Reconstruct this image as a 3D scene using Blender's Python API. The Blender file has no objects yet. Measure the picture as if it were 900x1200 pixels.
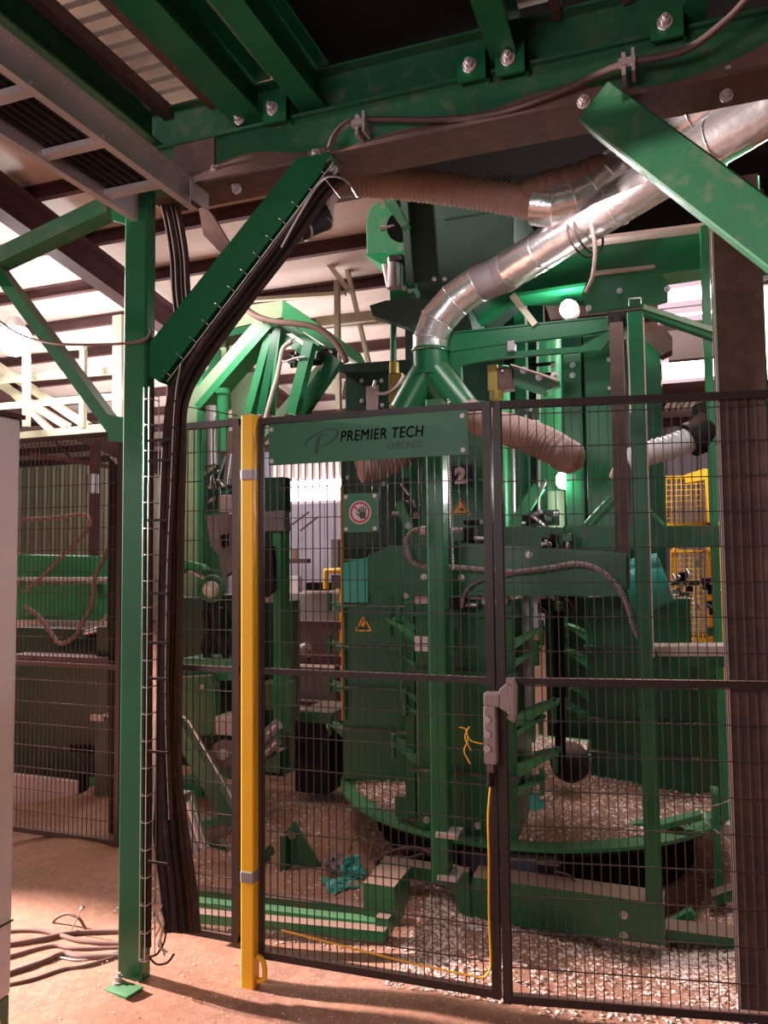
import bpy, bmesh, math, random
from mathutils import Vector, Matrix, Quaternion
random.seed(7)
SC = bpy.context.scene
COL = SC.collection
PI = math.pi
# ---------------------------------------------------------------- camera
# world axes follow the steelwork: X along the fence, Y into the hall, Z up; metres
CAM_P = Vector((0, 0, 1.6)); FPX = 900.0
ROT = (Matrix.Rotation(math.radians(20), 4, 'Z') @ Matrix.Rotation(math.radians(90 + 3.35), 4, 'X')
       @ Matrix.Rotation(math.radians(-0.57), 4, 'Z'))
cd = bpy.data.cameras.new('camera'); cam = bpy.data.objects.new('camera', cd); COL.objects.link(cam)
cam.matrix_world = Matrix.Translation(CAM_P) @ ROT
cd.sensor_fit = 'VERTICAL'; cd.sensor_height = 36.0; cd.lens = FPX * 36.0 / 1200.0
cd.clip_start = 0.05; cd.clip_end = 200
SC.camera = cam
R3 = ROT.to_3x3()
def ray(px, py): return R3 @ Vector(((px - 450) / FPX, (600 - py) / FPX, -1.0))
def W(px, py, Y):
    r = ray(px, py); return CAM_P + r * (Y / r.y)
def WZ(px, py, Z):
    r = ray(px, py); return CAM_P + r * ((Z - 1.6) / r.z)
def WX(px, py, X):
    r = ray(px, py); return CAM_P + r * (X / r.x)
# ---------------------------------------------------------------- exposure, world, lights
SC.view_settings.view_transform = 'Standard'; SC.view_settings.look = 'None'
SC.view_settings.gamma = 1; SC.view_settings.use_curve_mapping = False
SC.view_settings.exposure = 0.32
wd = bpy.data.worlds.new('hall_air'); SC.world = wd; wd.use_nodes = True
wd.node_tree.nodes['Background'].inputs[0].default_value = (0.75, 0.62, 0.62, 1)
wd.node_tree.nodes['Background'].inputs[1].default_value = 0.05
def lamp(name, kind, loc, energy, color, target=None, **kw):
    l = bpy.data.lights.new(name, kind); l.energy = energy; l.color = color
    for k, v in kw.items(): setattr(l, k, v)
    o = bpy.data.objects.new(name, l); COL.objects.link(o); o.location = loc
    if target is not None: o.rotation_euler = (Vector(target) - Vector(loc)).to_track_quat('-Z', 'Y').to_euler()
    return o
WARM = (1.0, 0.80, 0.76); COOL = (1.0, 0.93, 0.93)
# flood light far to the left that rakes across the floor
lamp('flood_light', 'SPOT', (-9.0, 2.35, 3.25), 12500, WARM, (-0.6, 2.6, 0.3), spot_size=math.radians(95), shadow_soft_size=0.12)
# unseen fill lights, added behind the camera and to brighten hall and roof
lamp('camera_fill', 'AREA', (-1.25, -0.9, 2.3), 27, COOL, (-1.0, 3, 1.6), shape='RECTANGLE', size=1.2, size_y=.7)
lamp('bay_fill', 'AREA', (-1.0, 10.0, 6.3), 520, COOL, (-1.5, 8, 0), shape='RECTANGLE', size=7, size_y=4)
lamp('bay_fill', 'AREA', (-8.0, 11.0, 3.2), 330, COOL, (-8, 13, 8), shape='RECTANGLE', size=7, size_y=4)
lamp('bay_fill', 'AREA', (-6.5, 7.2, 4.6), 260, COOL, (-6.0, 7.0, 0), shape='RECTANGLE', size=2.5, size_y=1.5)
# light over the turntable, under the machine roof
lamp('machine_light', 'AREA', (0.5, 4.9, 3.35), 55, COOL, (-0.6, 3.9, 0), shape='RECTANGLE', size=.9, size_y=.25)
lamp('machine_light', 'AREA', (-0.1, 3.1, 3.02), 17, COOL, (-0.1, 3.12, 0), shape='RECTANGLE', size=1.4, size_y=.12)
lamp('machine_light', 'AREA', (-2.7, 4.1, 3.2), 17, COOL, (-2.4, 4.6, 0), shape='RECTANGLE', size=.9, size_y=.25)  # added fill to brighten the left machine, no lamp known there
# ---------------------------------------------------------------- materials
def nt(name):
    m = bpy.data.materials.new(name); m.use_nodes = True
    return m, m.node_tree.nodes, m.node_tree.links, m.node_tree.nodes['Principled BSDF']
def noise(n, l, scale, detail=5, rough=.6, coord='Object'):
    g = n.new('ShaderNodeNewGeometry'); t = n.new('ShaderNodeTexNoise')
    t.inputs['Scale'].default_value = scale; t.inputs['Detail'].default_value = detail; t.inputs['Roughness'].default_value = rough
    l.new(g.outputs['Position'], t.inputs['Vector']); return t
def ramp(n, l, src, a, b, ca=(0,0,0,1), cb=(1,1,1,1)):
    r = n.new('ShaderNodeValToRGB'); r.color_ramp.elements[0].position = a; r.color_ramp.elements[1].position = b
    r.color_ramp.elements[0].color = ca; r.color_ramp.elements[1].color = cb
    l.new(src, r.inputs['Fac']); return r
def mixc(n, l, fac, a, b):
    m = n.new('ShaderNodeMix'); m.data_type = 'RGBA'
    if isinstance(fac, float): m.inputs[0].default_value = fac
    else: l.new(fac, m.inputs[0])
    for i, c in ((6, a), (7, b)):
        if isinstance(c, tuple): m.inputs[i].default_value = c if len(c) == 4 else c + (1,)
        else: l.new(c, m.inputs[i])
    return m.outputs[2]
DUST = (0.25, 0.135, 0.105)
def paint(name, col, rough=.42, metal=0.0, dust=.5, var=.25, dustcol=DUST, top=.75, spec=.5):
    """painted or bare metal: tone variation, patches of brown dust, and dust settled on faces that look up"""
    m, n, l, b = nt(name)
    t = noise(n, l, 3.1); t2 = noise(n, l, 14, 6, .65)
    c2 = tuple(min(1, x * (1 - var)) for x in col)
    base = mixc(n, l, ramp(n, l, t.outputs['Fac'], .35, .7).outputs['Color'], col, c2)
    g = n.new('ShaderNodeNewGeometry'); s = n.new('ShaderNodeSeparateXYZ'); l.new(g.outputs['Normal'], s.inputs[0])
    up = ramp(n, l, s.outputs['Z'], .45, .85)
    mu = n.new('ShaderNodeMath'); mu.operation = 'MULTIPLY'; l.new(up.outputs['Color'], mu.inputs[0]); mu.inputs[1].default_value = top
    pt = ramp(n, l, t2.outputs['Fac'], .62 - .25 * dust, .85)
    mp = n.new('ShaderNodeMath'); mp.operation = 'MULTIPLY'; l.new(pt.outputs['Color'], mp.inputs[0]); mp.inputs[1].default_value = dust
    mx = n.new('ShaderNodeMath'); mx.operation = 'MAXIMUM'; l.new(mu.outputs[0], mx.inputs[0]); l.new(mp.outputs[0], mx.inputs[1])
    l.new(mixc(n, l, mx.outputs[0], base, dustcol), b.inputs['Base Color'])
    rr = n.new('ShaderNodeMath'); rr.operation = 'MULTIPLY_ADD'; l.new(mx.outputs[0], rr.inputs[0]); rr.inputs[1].default_value = .9 - rough; rr.inputs[2].default_value = rough
    l.new(rr.outputs[0], b.inputs['Roughness'])
    if metal:
        q = n.new('ShaderNodeMath'); q.operation = 'MULTIPLY_ADD'; l.new(mx.outputs[0], q.inputs[0]); q.inputs[1].default_value = -metal; q.inputs[2].default_value = metal
        l.new(q.outputs[0], b.inputs['Metallic'])
    b.inputs['Specular IOR Level'].default_value = spec
    return m
def emis(name, col, strength):
    m, n, l, b = nt(name); b.inputs['Base Color'].default_value = (.8, .8, .8, 1)
    b.inputs['Emission Color'].default_value = col + (1,); b.inputs['Emission Strength'].default_value = strength
    return m
M = {}
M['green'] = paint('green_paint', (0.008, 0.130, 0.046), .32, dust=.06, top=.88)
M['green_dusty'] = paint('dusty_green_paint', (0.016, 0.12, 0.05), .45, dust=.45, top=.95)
M['green_lit'] = paint('lit_green_paint', (0.035, 0.27, 0.10), .36, dust=.05, top=.2)  # lit copy of the green: lamp light put into the colour
M['green_shaded'] = paint('shaded_green_paint', (0.004, 0.040, 0.020), .42, dust=.03, top=.4)  # shaded copy of the green: machine shade put into the colour
M['pale_green'] = paint('pale_green_paint', (0.27, 0.40, 0.24), .5, dust=.2, top=.4)
M['sign_green'] = paint('sign_green', (0.028, 0.165, 0.075), .5, dust=.1, var=.12, top=0)
M['brown_dusty'] = paint('dust_covered_paint', (0.10, 0.055, 0.045), .8, dust=.6, top=.8)
M['cream'] = paint('cream_paint', (0.62, 0.58, 0.42), .5, dust=.1, top=.2)
M['wall_cream'] = paint('cream_sheet', (0.50, 0.46, 0.33), .55, dust=.1, var=.12, top=0)
M['wall_grey'] = paint('pale_sheet', (0.52, 0.47, 0.56), .5, dust=.05, var=.12, top=0)
M['roof'] = paint('roof_lining', (0.62, 0.50, 0.44), .7, dust=.05, var=.15, top=0)
M['purlin'] = paint('red_oxide_primer', (0.085, 0.032, 0.030), .7, dust=.2, top=.3)
M['fence'] = paint('fence_paint', (0.045, 0.028, 0.030), .5, dust=.12, top=.7)
M['wire'] = paint('wire_paint', (0.050, 0.038, 0.040), .5, dust=.1, top=.3)
M['black'] = paint('black_rubber', (0.014, 0.011, 0.012), .65, dust=.12, top=.5, spec=.25)
M['cable'] = paint('dusty_cable', (0.050, 0.032, 0.030), .85, dust=.35, top=.6, spec=.15)
M['yellow'] = paint('yellow_paint', (0.95, 0.50, 0.02), .45, dust=.06, var=.08, top=.1)
M['tape'] = paint('silver_tape', (0.36, 0.32, 0.35), .5, metal=.3, dust=.1)
M['galv'] = paint('galvanised_steel', (0.62, 0.55, 0.58), .42, metal=.5, dust=.08, top=.5)
M['deck'] = paint('deck_steel', (0.80, 0.70, 0.62), .28, metal=.8, dust=.25, top=.6)
M['cabinet'] = paint('grey_cabinet_paint', (0.70, 0.62, 0.74), .45, metal=.1, dust=.06, var=.1, dustcol=(.6, .55, .58), top=.3)
M['duct'] = paint('spiral_duct_steel', (0.86, 0.83, 0.85), .27, metal=.82, dust=.04, top=.12)
M['steel'] = paint('bright_steel', (0.62, 0.57, 0.58), .3, metal=.8, dust=.1, top=.4)
M['hose'] = paint('dusty_hose', (0.21, 0.12, 0.10), .7, dust=.4, top=.5)
M['ribbed'] = paint('ribbed_hose', (0.36, 0.23, 0.20), .6, dust=.2, top=.5)
M['old_conduit'] = paint('brown_conduit', (0.10, 0.06, 0.055), .6, dust=.3, top=.5)
M['brass'] = paint('brass', (0.30, 0.21, 0.05), .45, metal=.5, dust=.3, top=.5)
M['teal'] = paint('teal_plastic', (0.03, 0.42, 0.34), .35, dust=.08, top=.15)
M['blue'] = paint('blue_hose', (0.03, 0.10, 0.33), .45, dust=.1)
M['navy'] = paint('navy_plate', (0.012, 0.012, 0.05), .45, dust=.05)
M['white'] = paint('white_plastic', (0.72, 0.66, 0.68), .45, dust=.05, top=.1)
M['latch'] = paint('grey_die_cast', (0.42, 0.34, 0.34), .45, metal=.2, dust=.1, top=.3)
M['red'] = paint('red_print', (0.55, 0.02, 0.05), .5, dust=0, top=0)
M['ink'] = paint('dark_print', (0.026, 0.045, 0.036), .5, dust=0, top=0)
M['warn'] = paint('warning_yellow', (0.75, 0.36, 0.02), .5, dust=0, top=0)
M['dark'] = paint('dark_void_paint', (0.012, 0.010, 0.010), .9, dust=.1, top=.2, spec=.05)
M['hopper'] = paint('dusty_hopper_paint', (0.022, 0.060, 0.038), .6, dust=.2, top=.3)
M['drum'] = paint('grey_steel_tank', (0.20, 0.17, 0.16), .6, metal=.2, dust=.3)
M['grey_motor'] = paint('slate_motor_paint', (0.085, 0.085, 0.13), .5, dust=.3)
M['conduit'] = paint('flexible_steel_conduit', (0.27, 0.22, 0.21), .5, metal=.3, dust=.2)
M['lens'] = paint('frosted_lens', (0.62, 0.58, 0.42), .15, dust=0, top=0)
M['orange'] = paint('orange_plastic', (0.75, 0.16, 0.02), .5, dust=.05)
M['window'] = emis('daylight_panel', (1.0, .97, 1.0), 5.0)
M['bulb'] = emis('lamp_glow', (1.0, .97, .97), 60.0)
M['ledge'] = paint('dust_covered_ledge', (0.62, 0.48, 0.42), .7, dust=.1, top=.1)
def crumple(m, scale=9, strength=.25):
    n, l = m.node_tree.nodes, m.node_tree.links; t = noise(n, l, scale, 3, .5); bp = n.new('ShaderNodeBump'); bp.inputs['Strength'].default_value = strength; bp.inputs['Distance'].default_value = .03
    l.new(t.outputs['Fac'], bp.inputs['Height']); l.new(bp.outputs[0], n['Principled BSDF'].inputs['Normal'])
crumple(M['duct'])
def ground_mat():
    m, n, l, b = nt('brown_dust_floor')
    t = noise(n, l, 1.3, 6); t2 = noise(n, l, 26, 8, .7); t3 = noise(n, l, 110, 3, .6)
    c = mixc(n, l, ramp(n, l, t.outputs['Fac'], .35, .68).outputs['Color'], (0.42, 0.200, 0.120), (0.25, 0.122, 0.082))
    c = mixc(n, l, ramp(n, l, t2.outputs['Fac'], .45, .75).outputs['Color'], c, (0.47, 0.26, 0.17, 1))
    c = mixc(n, l, ramp(n, l, t3.outputs['Fac'], .62, .72).outputs['Color'], c, (0.13, 0.075, 0.06, 1))
    l.new(c, b.inputs['Base Color']); b.inputs['Roughness'].default_value = .9
    bp = n.new('ShaderNodeBump'); bp.inputs['Strength'].default_value = .35; bp.inputs['Distance'].default_value = .01
    l.new(t2.outputs['Fac'], bp.inputs['Height']); l.new(bp.outputs[0], b.inputs['Normal'])
    return m
M['ground'] = ground_mat()
def flake_mat():
    m, n, l, b = nt('pale_flakes')
    t = noise(n, l, 60, 2)
    l.new(mixc(n, l, ramp(n, l, t.outputs['Fac'], .4, .6).outputs['Color'], (0.92, 0.78, 0.72), (0.62, 0.42, 0.35)), b.inputs['Base Color'])
    b.inputs['Roughness'].default_value = .6
    return m
M['flake'] = flake_mat()
# ---------------------------------------------------------------- mesh builder
class MB:
    def __init__(s): s.v = []; s.f = []; s.sm = []
    def add(s, vs, fs, smooth=False):
        o = len(s.v); s.v += [tuple(x) for x in vs]; s.f += [tuple(i + o for i in f) for f in fs]; s.sm += [smooth] * len(fs); return s
    def box(s, a, b):
        x0, x1 = sorted((a[0], b[0])); y0, y1 = sorted((a[1], b[1])); z0, z1 = sorted((a[2], b[2]))
        vs = [(x, y, z) for x in (x0, x1) for y in (y0, y1) for z in (z0, z1)]
        return s.add(vs, [(0,1,3,2), (4,6,7,5), (0,4,5,1), (2,3,7,6), (0,2,6,4), (1,5,7,3)])
    def frame(s, p0, p1, up=(0, 0, 1)):
        d = (Vector(p1) - Vector(p0)).normalized(); u = Vector(up)
        if abs(d.dot(u)) > .98: u = Vector((0, 1, 0))
        side = d.cross(u).normalized(); u = side.cross(d).normalized(); return d, side, u
    def sweep(s, prof, p0, p1, up=(0, 0, 1), smooth=False):
        """closed profile of (side, up) points swept from p0 to p1"""
        d, side, u = s.frame(p0, p1, up); n = len(prof); p0 = Vector(p0); p1 = Vector(p1)
        vs = [p0 + side * a + u * b for a, b in prof] + [p1 + side * a + u * b for a, b in prof]
        fs = [(i, (i + 1) % n, n + (i + 1) % n, n + i) for i in range(n)]
        return s.add(vs, fs + [tuple(range(n))[::-1], tuple(range(n, 2 * n))], smooth)
    def beam(s, p0, p1, w, h, up=(0, 0, 1), bev=0.0):
        a, b = w / 2, h / 2
        if bev: c = bev; pr = [(-a, -b + c), (-a + c, -b), (a - c, -b), (a, -b + c), (a, b - c), (a - c, b), (-a + c, b), (-a, b - c)]
        else: pr = [(-a, -b), (a, -b), (a, b), (-a, b)]
        return s.sweep(pr, p0, p1, up)
    def chan(s, p0, p1, w, h, t=.008, up=(0, 0, 1), flip=1):
        """C channel: web at -w side, open to +w (flip mirrors)"""
        a, b = w / 2 * flip, h / 2; t2 = t * flip
        return s.sweep([(-a, -b), (a, -b), (a, -b + t), (-a + t2, -b + t), (-a + t2, b - t), (a, b - t), (a, b), (-a, b)], p0, p1, up)
    def hsec(s, p0, p1, w, h, t=.01, up=(0, 0, 1)):
        a, b, c = w / 2, h / 2, t / 2
        return s.sweep([(-a, -b), (a, -b), (a, -b + t), (c, -b + t), (c, b - t), (a, b - t), (a, b), (-a, b), (-a, b - t), (-c, b - t), (-c, -b + t), (-a, -b + t)], p0, p1, up)
    def prism(s, pts, ext):
        n = len(pts); e = Vector(ext); pts = [Vector(p) for p in pts]
        vs = pts + [p + e for p in pts]
        return s.add(vs, [(i, (i + 1) % n, n + (i + 1) % n, n + i) for i in range(n)] + [tuple(range(n))[::-1], tuple(range(n, 2 * n))])
    def cyl(s, p0, p1, r0, r1=None, n=16, smooth=True):
        r1 = r0 if r1 is None else r1; d, a, b = s.frame(p0, p1); p0 = Vector(p0); p1 = Vector(p1)
        vs = []
        for p, r in ((p0, r0), (p1, r1)):
            vs += [p + (a * math.cos(2 * PI * i / n) + b * math.sin(2 * PI * i / n)) * r for i in range(n)]
        s.add(vs, [(i, (i + 1) % n, n + (i + 1) % n, n + i) for i in range(n)], smooth)
        return s.add(vs, [tuple(range(n))[::-1], tuple(range(n, 2 * n))])
    def tube(s, path, r, n=8, cap=True):
        """r: number or list per point"""
        P = [Vector(p) for p in path]; k = len(P); rs = r if isinstance(r, (list, tuple)) else [r] * k
        d0 = (P[1] - P[0]).normalized(); u = Vector((0, 0, 1)) if abs(d0.z) < .9 else Vector((0, 1, 0))
        vs = []
        for i in range(k):
            d = (P[min(i + 1, k - 1)] - P[max(i - 1, 0)]).normalized()
            side = d.cross(u).normalized(); u = side.cross(d).normalized()
            vs += [P[i] + (side * math.cos(2 * PI * j / n) + u * math.sin(2 * PI * j / n)) * rs[i] for j in range(n)]
        s.add(vs, [(i * n + j, i * n + (j + 1) % n, (i + 1) * n + (j + 1) % n, (i + 1) * n + j) for i in range(k - 1) for j in range(n)], True)
        if cap: s.add(vs[:n], [tuple(range(n))[::-1]]); s.add(vs[-n:], [tuple(range(n))])
        return s
    def ring(s, c, axis, R, r, n=24, m=6):
        ax = Vector(axis).normalized(); a = ax.orthogonal().normalized(); b = ax.cross(a); c = Vector(c)
        vs = []
        for i in range(n):
            o = a * math.cos(2 * PI * i / n) + b * math.sin(2 * PI * i / n)
            vs += [c + o * (R + r * math.cos(2 * PI * j / m)) + ax * r * math.sin(2 * PI * j / m) for j in range(m)]
        return s.add(vs, [(i * m + j, ((i + 1) % n) * m + j, ((i + 1) % n) * m + (j + 1) % m, i * m + (j + 1) % m) for i in range(n) for j in range(m)], True)
    def ball(s, c, r, n=12, m=8):
        c = Vector(c); vs = [c + Vector((0, 0, r))]
        rr = r if isinstance(r, (int, float)) else 1
        for i in range(1, m):
            t = PI * i / m
            vs += [c + Vector((math.sin(t) * math.cos(2 * PI * j / n), math.sin(t) * math.sin(2 * PI * j / n), math.cos(t))) * rr for j in range(n)]
        vs.append(c - Vector((0, 0, r)))
        fs = [(0, 1 + j, 1 + (j + 1) % n) for j in range(n)]
        for i in range(m - 2): fs += [(1 + i * n + j, 1 + (i + 1) * n + j, 1 + (i + 1) * n + (j + 1) % n, 1 + i * n + (j + 1) % n) for j in range(n)]
        k = 1 + (m - 2) * n
        fs += [(k + j, k + n, k + (j + 1) % n) for j in range(n)]
        return s.add(vs, fs, True)
    # -- builders given in photograph pixels on a plane Y
    def pb(s, x0, y0, x1, y1, Y, D):
        a = W(x0, (y0 + y1) / 2, Y).x; b = W(x1, (y0 + y1) / 2, Y).x; mx = (x0 + x1) / 2
        return s.box((a, Y, W(mx, y0, Y).z), (b, Y + D, W(mx, y1, Y).z))
    def pbar(s, a, b, Y, w, D, bev=0.0):
        p, q = W(a[0], a[1], Y), W(b[0], b[1], Y)
        return s.beam(p, q, D, w, (0, 0, 1), bev) if abs((q - p).normalized().z) < .98 else s.beam(p, q, w, D, (0, 1, 0), bev)
    def pbarx(s, a, b, Y, w, D):
        """bar in plane Y: w in the plane, D in depth, whatever the slope"""
        p, q = W(a[0], a[1], Y), W(b[0], b[1], Y); d = (q - p).normalized(); nrm = Vector((d.z, 0, -d.x))
        return s.beam(p, q, D, w, nrm)
    def ppoly(s, pts, Y, D): return s.prism([W(x, y, Y) for x, y in pts], (0, D, 0))
def catmull(pts, k=8):
    P = [Vector(p) for p in pts]; P = [P[0] * 2 - P[1]] + P + [P[-1] * 2 - P[-2]]; out = []
    for i in range(1, len(P) - 2):
        a, b, c, d = P[i - 1], P[i], P[i + 1], P[i + 2]
        for j in range(k):
            t = j / k
            out.append(.5 * ((2 * b) + (c - a) * t + (2 * a - 5 * b + 4 * c - d) * t * t + (3 * b - a - 3 * c + d) * t ** 3))
    out.append(P[-2]); return out
def resample(path, step):
    out = [path[0]]; acc = 0
    for a, b in zip(path, path[1:]):
        L = (b - a).length; t = step - acc
        while t <= L: out.append(a + (b - a) * (t / L)); t += step
        acc = (acc + L) % step if L + acc >= step else acc + L
    return out
def obj(name, mb, mat, parent=None, bevel=0.0):
    me = bpy.data.meshes.new(name); me.from_pydata(mb.v, [], mb.f); me.update()
    for p, s in zip(me.polygons, mb.sm): p.use_smooth = s
    bm = bmesh.new(); bm.from_mesh(me); bmesh.ops.recalc_face_normals(bm, faces=bm.faces); bm.to_mesh(me); bm.free()
    me.materials.append(M[mat] if isinstance(mat, str) else mat)
    o = bpy.data.objects.new(name, me); COL.objects.link(o)
    if parent is not None: o.parent = parent
    if bevel:
        md = o.modifiers.new('bevel', 'BEVEL'); md.width = bevel; md.segments = 2; md.limit_method = 'ANGLE'; md.angle_limit = math.radians(40)
    return o
def tag(o, label, cat, group=None, kind=None):
    if label: o['label'] = label
    if cat: o['category'] = cat
    if group: o['group'] = group
    if kind: o['kind'] = kind
    return o
def thing(name, label, cat, group=None):
    o = bpy.data.objects.new(name, None); COL.objects.link(o); o.empty_display_size = .1
    return tag(o, label, cat, group)
def one(name, mb, mat, label, cat, group=None, bevel=0.0):
    return tag(obj(name, mb, mat, bevel=bevel), label, cat, group)
def struct(name, mb, mat, parent=None):
    o = obj(name, mb, mat, parent)
    if parent is None: o['kind'] = 'structure'
    return o
def bolt_mesh(key, r, h, mat):
    b = MB(); b.cyl((0, 0, 0), (0, 0, h * .3), r * 1.5, n=12); b.cyl((0, 0, h * .3), (0, 0, h), r, n=6, smooth=False); b.cyl((0, 0, h), (0, 0, h * 1.5), r * .5, n=8)
    me = bpy.data.meshes.new('bolt'); me.from_pydata(b.v, [], b.f); me.update(); me.materials.append(M[mat]); return me
BOLT = bolt_mesh('b', .011, .018, 'galv')
def bolt(parent, p, axis=(0, -1, 0), s=1.0, name='bolt', me=None):
    o = bpy.data.objects.new(name, me or BOLT); COL.objects.link(o); o.parent = parent
    o.location = p; o.rotation_mode = 'QUATERNION'; o.rotation_quaternion = Vector((0, 0, 1)).rotation_difference(Vector(axis)); o.scale = (s, s, s)
    return o
def copy_thing(o, delta, label=None, parent=None):
    c = o.copy(); COL.objects.link(c)
    if parent is not None: c.parent = parent
    else: c.location = Vector(o.location) + Vector(delta)
    if label: c['label'] = label
    for ch in list(o.children): copy_thing(ch, (0, 0, 0), parent=c)
    return c
def ribbed(path, r, pitch=.016, amp=.12, n=14):
    P = resample(catmull(path, 14), pitch / 4)
    return MB().tube(P, [r * (1, 1, 1 - amp, 1 - amp)[i % 4] for i in range(len(P))], n)
def elbow(t, P, r, mat, first=None, n=24):
    """mitred sheet gores along the joints P, a raised seam at each joint"""
    k = len(P); D = [(P[min(i + 1, k - 1)] - P[max(i - 1, 0)]).normalized() for i in range(k)]; u = Vector((0, 1, 0)); rings = []
    for i in range(k):
        s = D[i].cross(u).normalized(); u2 = s.cross(D[i]).normalized()
        rings.append([P[i] + (s * math.cos(2 * PI * j / n) + u2 * math.sin(2 * PI * j / n)) * r for j in range(n)])
    for i in range(k - 1):
        b = MB(); b.add(rings[i] + rings[i + 1], [(j, (j + 1) % n, n + (j + 1) % n, n + j) for j in range(n)], True)
        obj('gore', b, first if first and i == 0 else mat, t)
        obj('seam', MB().ring(P[i + 1], D[i + 1], r + .001, .003, n, 5), mat, t)
# ================================================================ THE HALL
def gz(x, y):
    """height of the drifted dust"""
    z = 0.0
    for cx, cy, r, h in MOUNDS: z += h * math.exp(-(((x - cx) ** 2 + (y - cy) ** 2) / r ** 2))
    return z + .008 * math.sin(5 * x + 1.7 * y) * math.sin(4.3 * y - 2 * x)
MOUNDS = [(-2.05, 2.38, .35, .035), (-2.85, 3.5, .5, .12), (-.9, 3.0, .45, .06), (-.35, 3.0, .5, .05), (.45, 3.1, .5, .07), (.9, 3.4, .5, .16),
          (-1.35, 3.9, .6, .10), (-1.9, 4.4, .6, .10), (-3.1, 4.2, .6, .26), (.5, 4.0, .4, .12), (-1.05, 3.35, .3, .07)]
def build_floor():
    b = MB(); nx, ny = 150, 150; xs = [-6 + 9 * i / nx for i in range(nx + 1)]; ys = [.8 + 6.2 * j / ny for j in range(ny + 1)]
    vs = [(x, y, gz(x, y) + random.uniform(-.002, .002)) for y in ys for x in xs]
    b.add(vs, [(j * (nx + 1) + i, j * (nx + 1) + i + 1, (j + 1) * (nx + 1) + i + 1, (j + 1) * (nx + 1) + i) for j in range(ny) for i in range(nx)], True)
    b.add([(-30, -8, -.03), (16, -8, -.03), (16, 24, -.03), (-30, 24, -.03)], [(0, 1, 2, 3)])
    return struct('floor', b, 'ground')
floor = build_floor()
# pale flakes spilled over the dust: thickest behind the gate and round the turntable
def build_flakes():
    b = MB(); k = 0
    zones = [(2200, -2.2, .9, 2.0, 2.75), (11000, -1.0, .7, 2.7, 3.3), (4500, -1.6, 1.2, 3.2, 4.6), (4500, .2, 1.3, 2.75, 3.9), (2200, -2.4, -1.0, 2.9, 4.5), (500, -2.2, -1.0, 1.5, 2.3)]
    for n, x0, x1, y0, y1 in zones:
        for _ in range(n):
            x, y = random.uniform(x0, x1), random.uniform(y0, y1)
            if random.random() > .35 + .65 * (math.sin(3.1 * x + 2 * y) * math.sin(2.7 * y - x) > -.2): continue
            z = gz(x, y) + .004; s = random.uniform(.0015, .0038) if y0 < 2.5 else random.uniform(.0035, .0095); a = random.random() * PI; t = random.uniform(-.6, .6) * s
            c, d = math.cos(a) * s, math.sin(a) * s
            b.add([(x - c, y - d, z + t), (x + d, y - c, z), (x + c, y + d, z - t * .5), (x - d, y + c, z + .001)], [(0, 1, 2, 3)])
    tag(obj('spilled_flakes', b, 'flake'), 'pale plastic flakes spilled over the brown dusty floor', 'flakes', kind='stuff')
build_flakes()
# walls
def corr_wall(name, p0, p1, z0, z1, mat, pitch=.3, depth=.04, shift=(0, 0, 0)):
    b = MB(); p0 = Vector(p0); p1 = Vector(p1); d = (p1 - p0); L = d.length; d.normalize(); nrm = Vector((d.y, -d.x, 0)); k = int(L / pitch); vs = []
    for i in range(k):
        for f, o in ((0, 0), (.55, 0), (.65, 1), (.9, 1)): vs.append(p0 + d * ((i + f) * pitch) + nrm * depth * o)
    n = len(vs); V = [(v.x, v.y, z0) for v in vs] + [(v.x, v.y, z1) for v in vs]
    b.add(V, [(i, i + 1, n + i + 1, n + i) for i in range(n - 1)]); return struct(name, b, mat)
YB = 17.0
corr_wall('wall_back', (-28, YB, 0), (-10.4, YB, 0), 0, 4.5, 'wall_cream', .3)
corr_wall('wall_rear', (-10.4, YB, 0), (15, YB, 0), 0, 6.5, 'wall_grey', .3)
struct('wall_left', MB().box((-28.2, -8, 0), (-28, YB, 9)), 'wall_cream')
struct('wall_right', MB().box((15, -8, 0), (15.2, YB, 10)), 'wall_cream')
# roof: lining sheets on purlins carried by rafters; rises from the back wall towards the viewer
def roofz(y): return 4.1 + (YB - y) * .165
b = MB(); y0 = -8.0
b.add([(-28, YB, roofz(YB) + .24), (15, YB, roofz(YB) + .24), (15, y0, roofz(y0) + .24), (-28, y0, roofz(y0) + .24)], [(0, 1, 2, 3)])
ceiling = struct('ceiling', b, 'roof')
y = YB - .3
while y > 3.0:
    pb_ = MB().chan((-26, y, roofz(y) + .15), (12, y, roofz(y) + .15), .08, .17, .012); struct('purlin', pb_, 'purlin', ceiling); y -= .98
for x in (-17.5, -12.2, -6.9, -1.6, 3.7):
    struct('rafter', MB().hsec((x, YB, roofz(YB) - .15), (x, 3, roofz(3) - .15), .22, .42, .02), 'purlin', ceiling)
for x, ya, yb in ((-14.5, 16, 12.4), (-13, 12.6, 9.2), (-9.4, 16, 12), (-8.4, 12.5, 9), (-4.5, 16, 12)):
    struct('roof_brace', MB().tube([(x, ya, roofz(ya) - .05), (x + 2.0, yb, roofz(yb) - .05)], .03, 6), 'purlin', ceiling)
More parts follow.
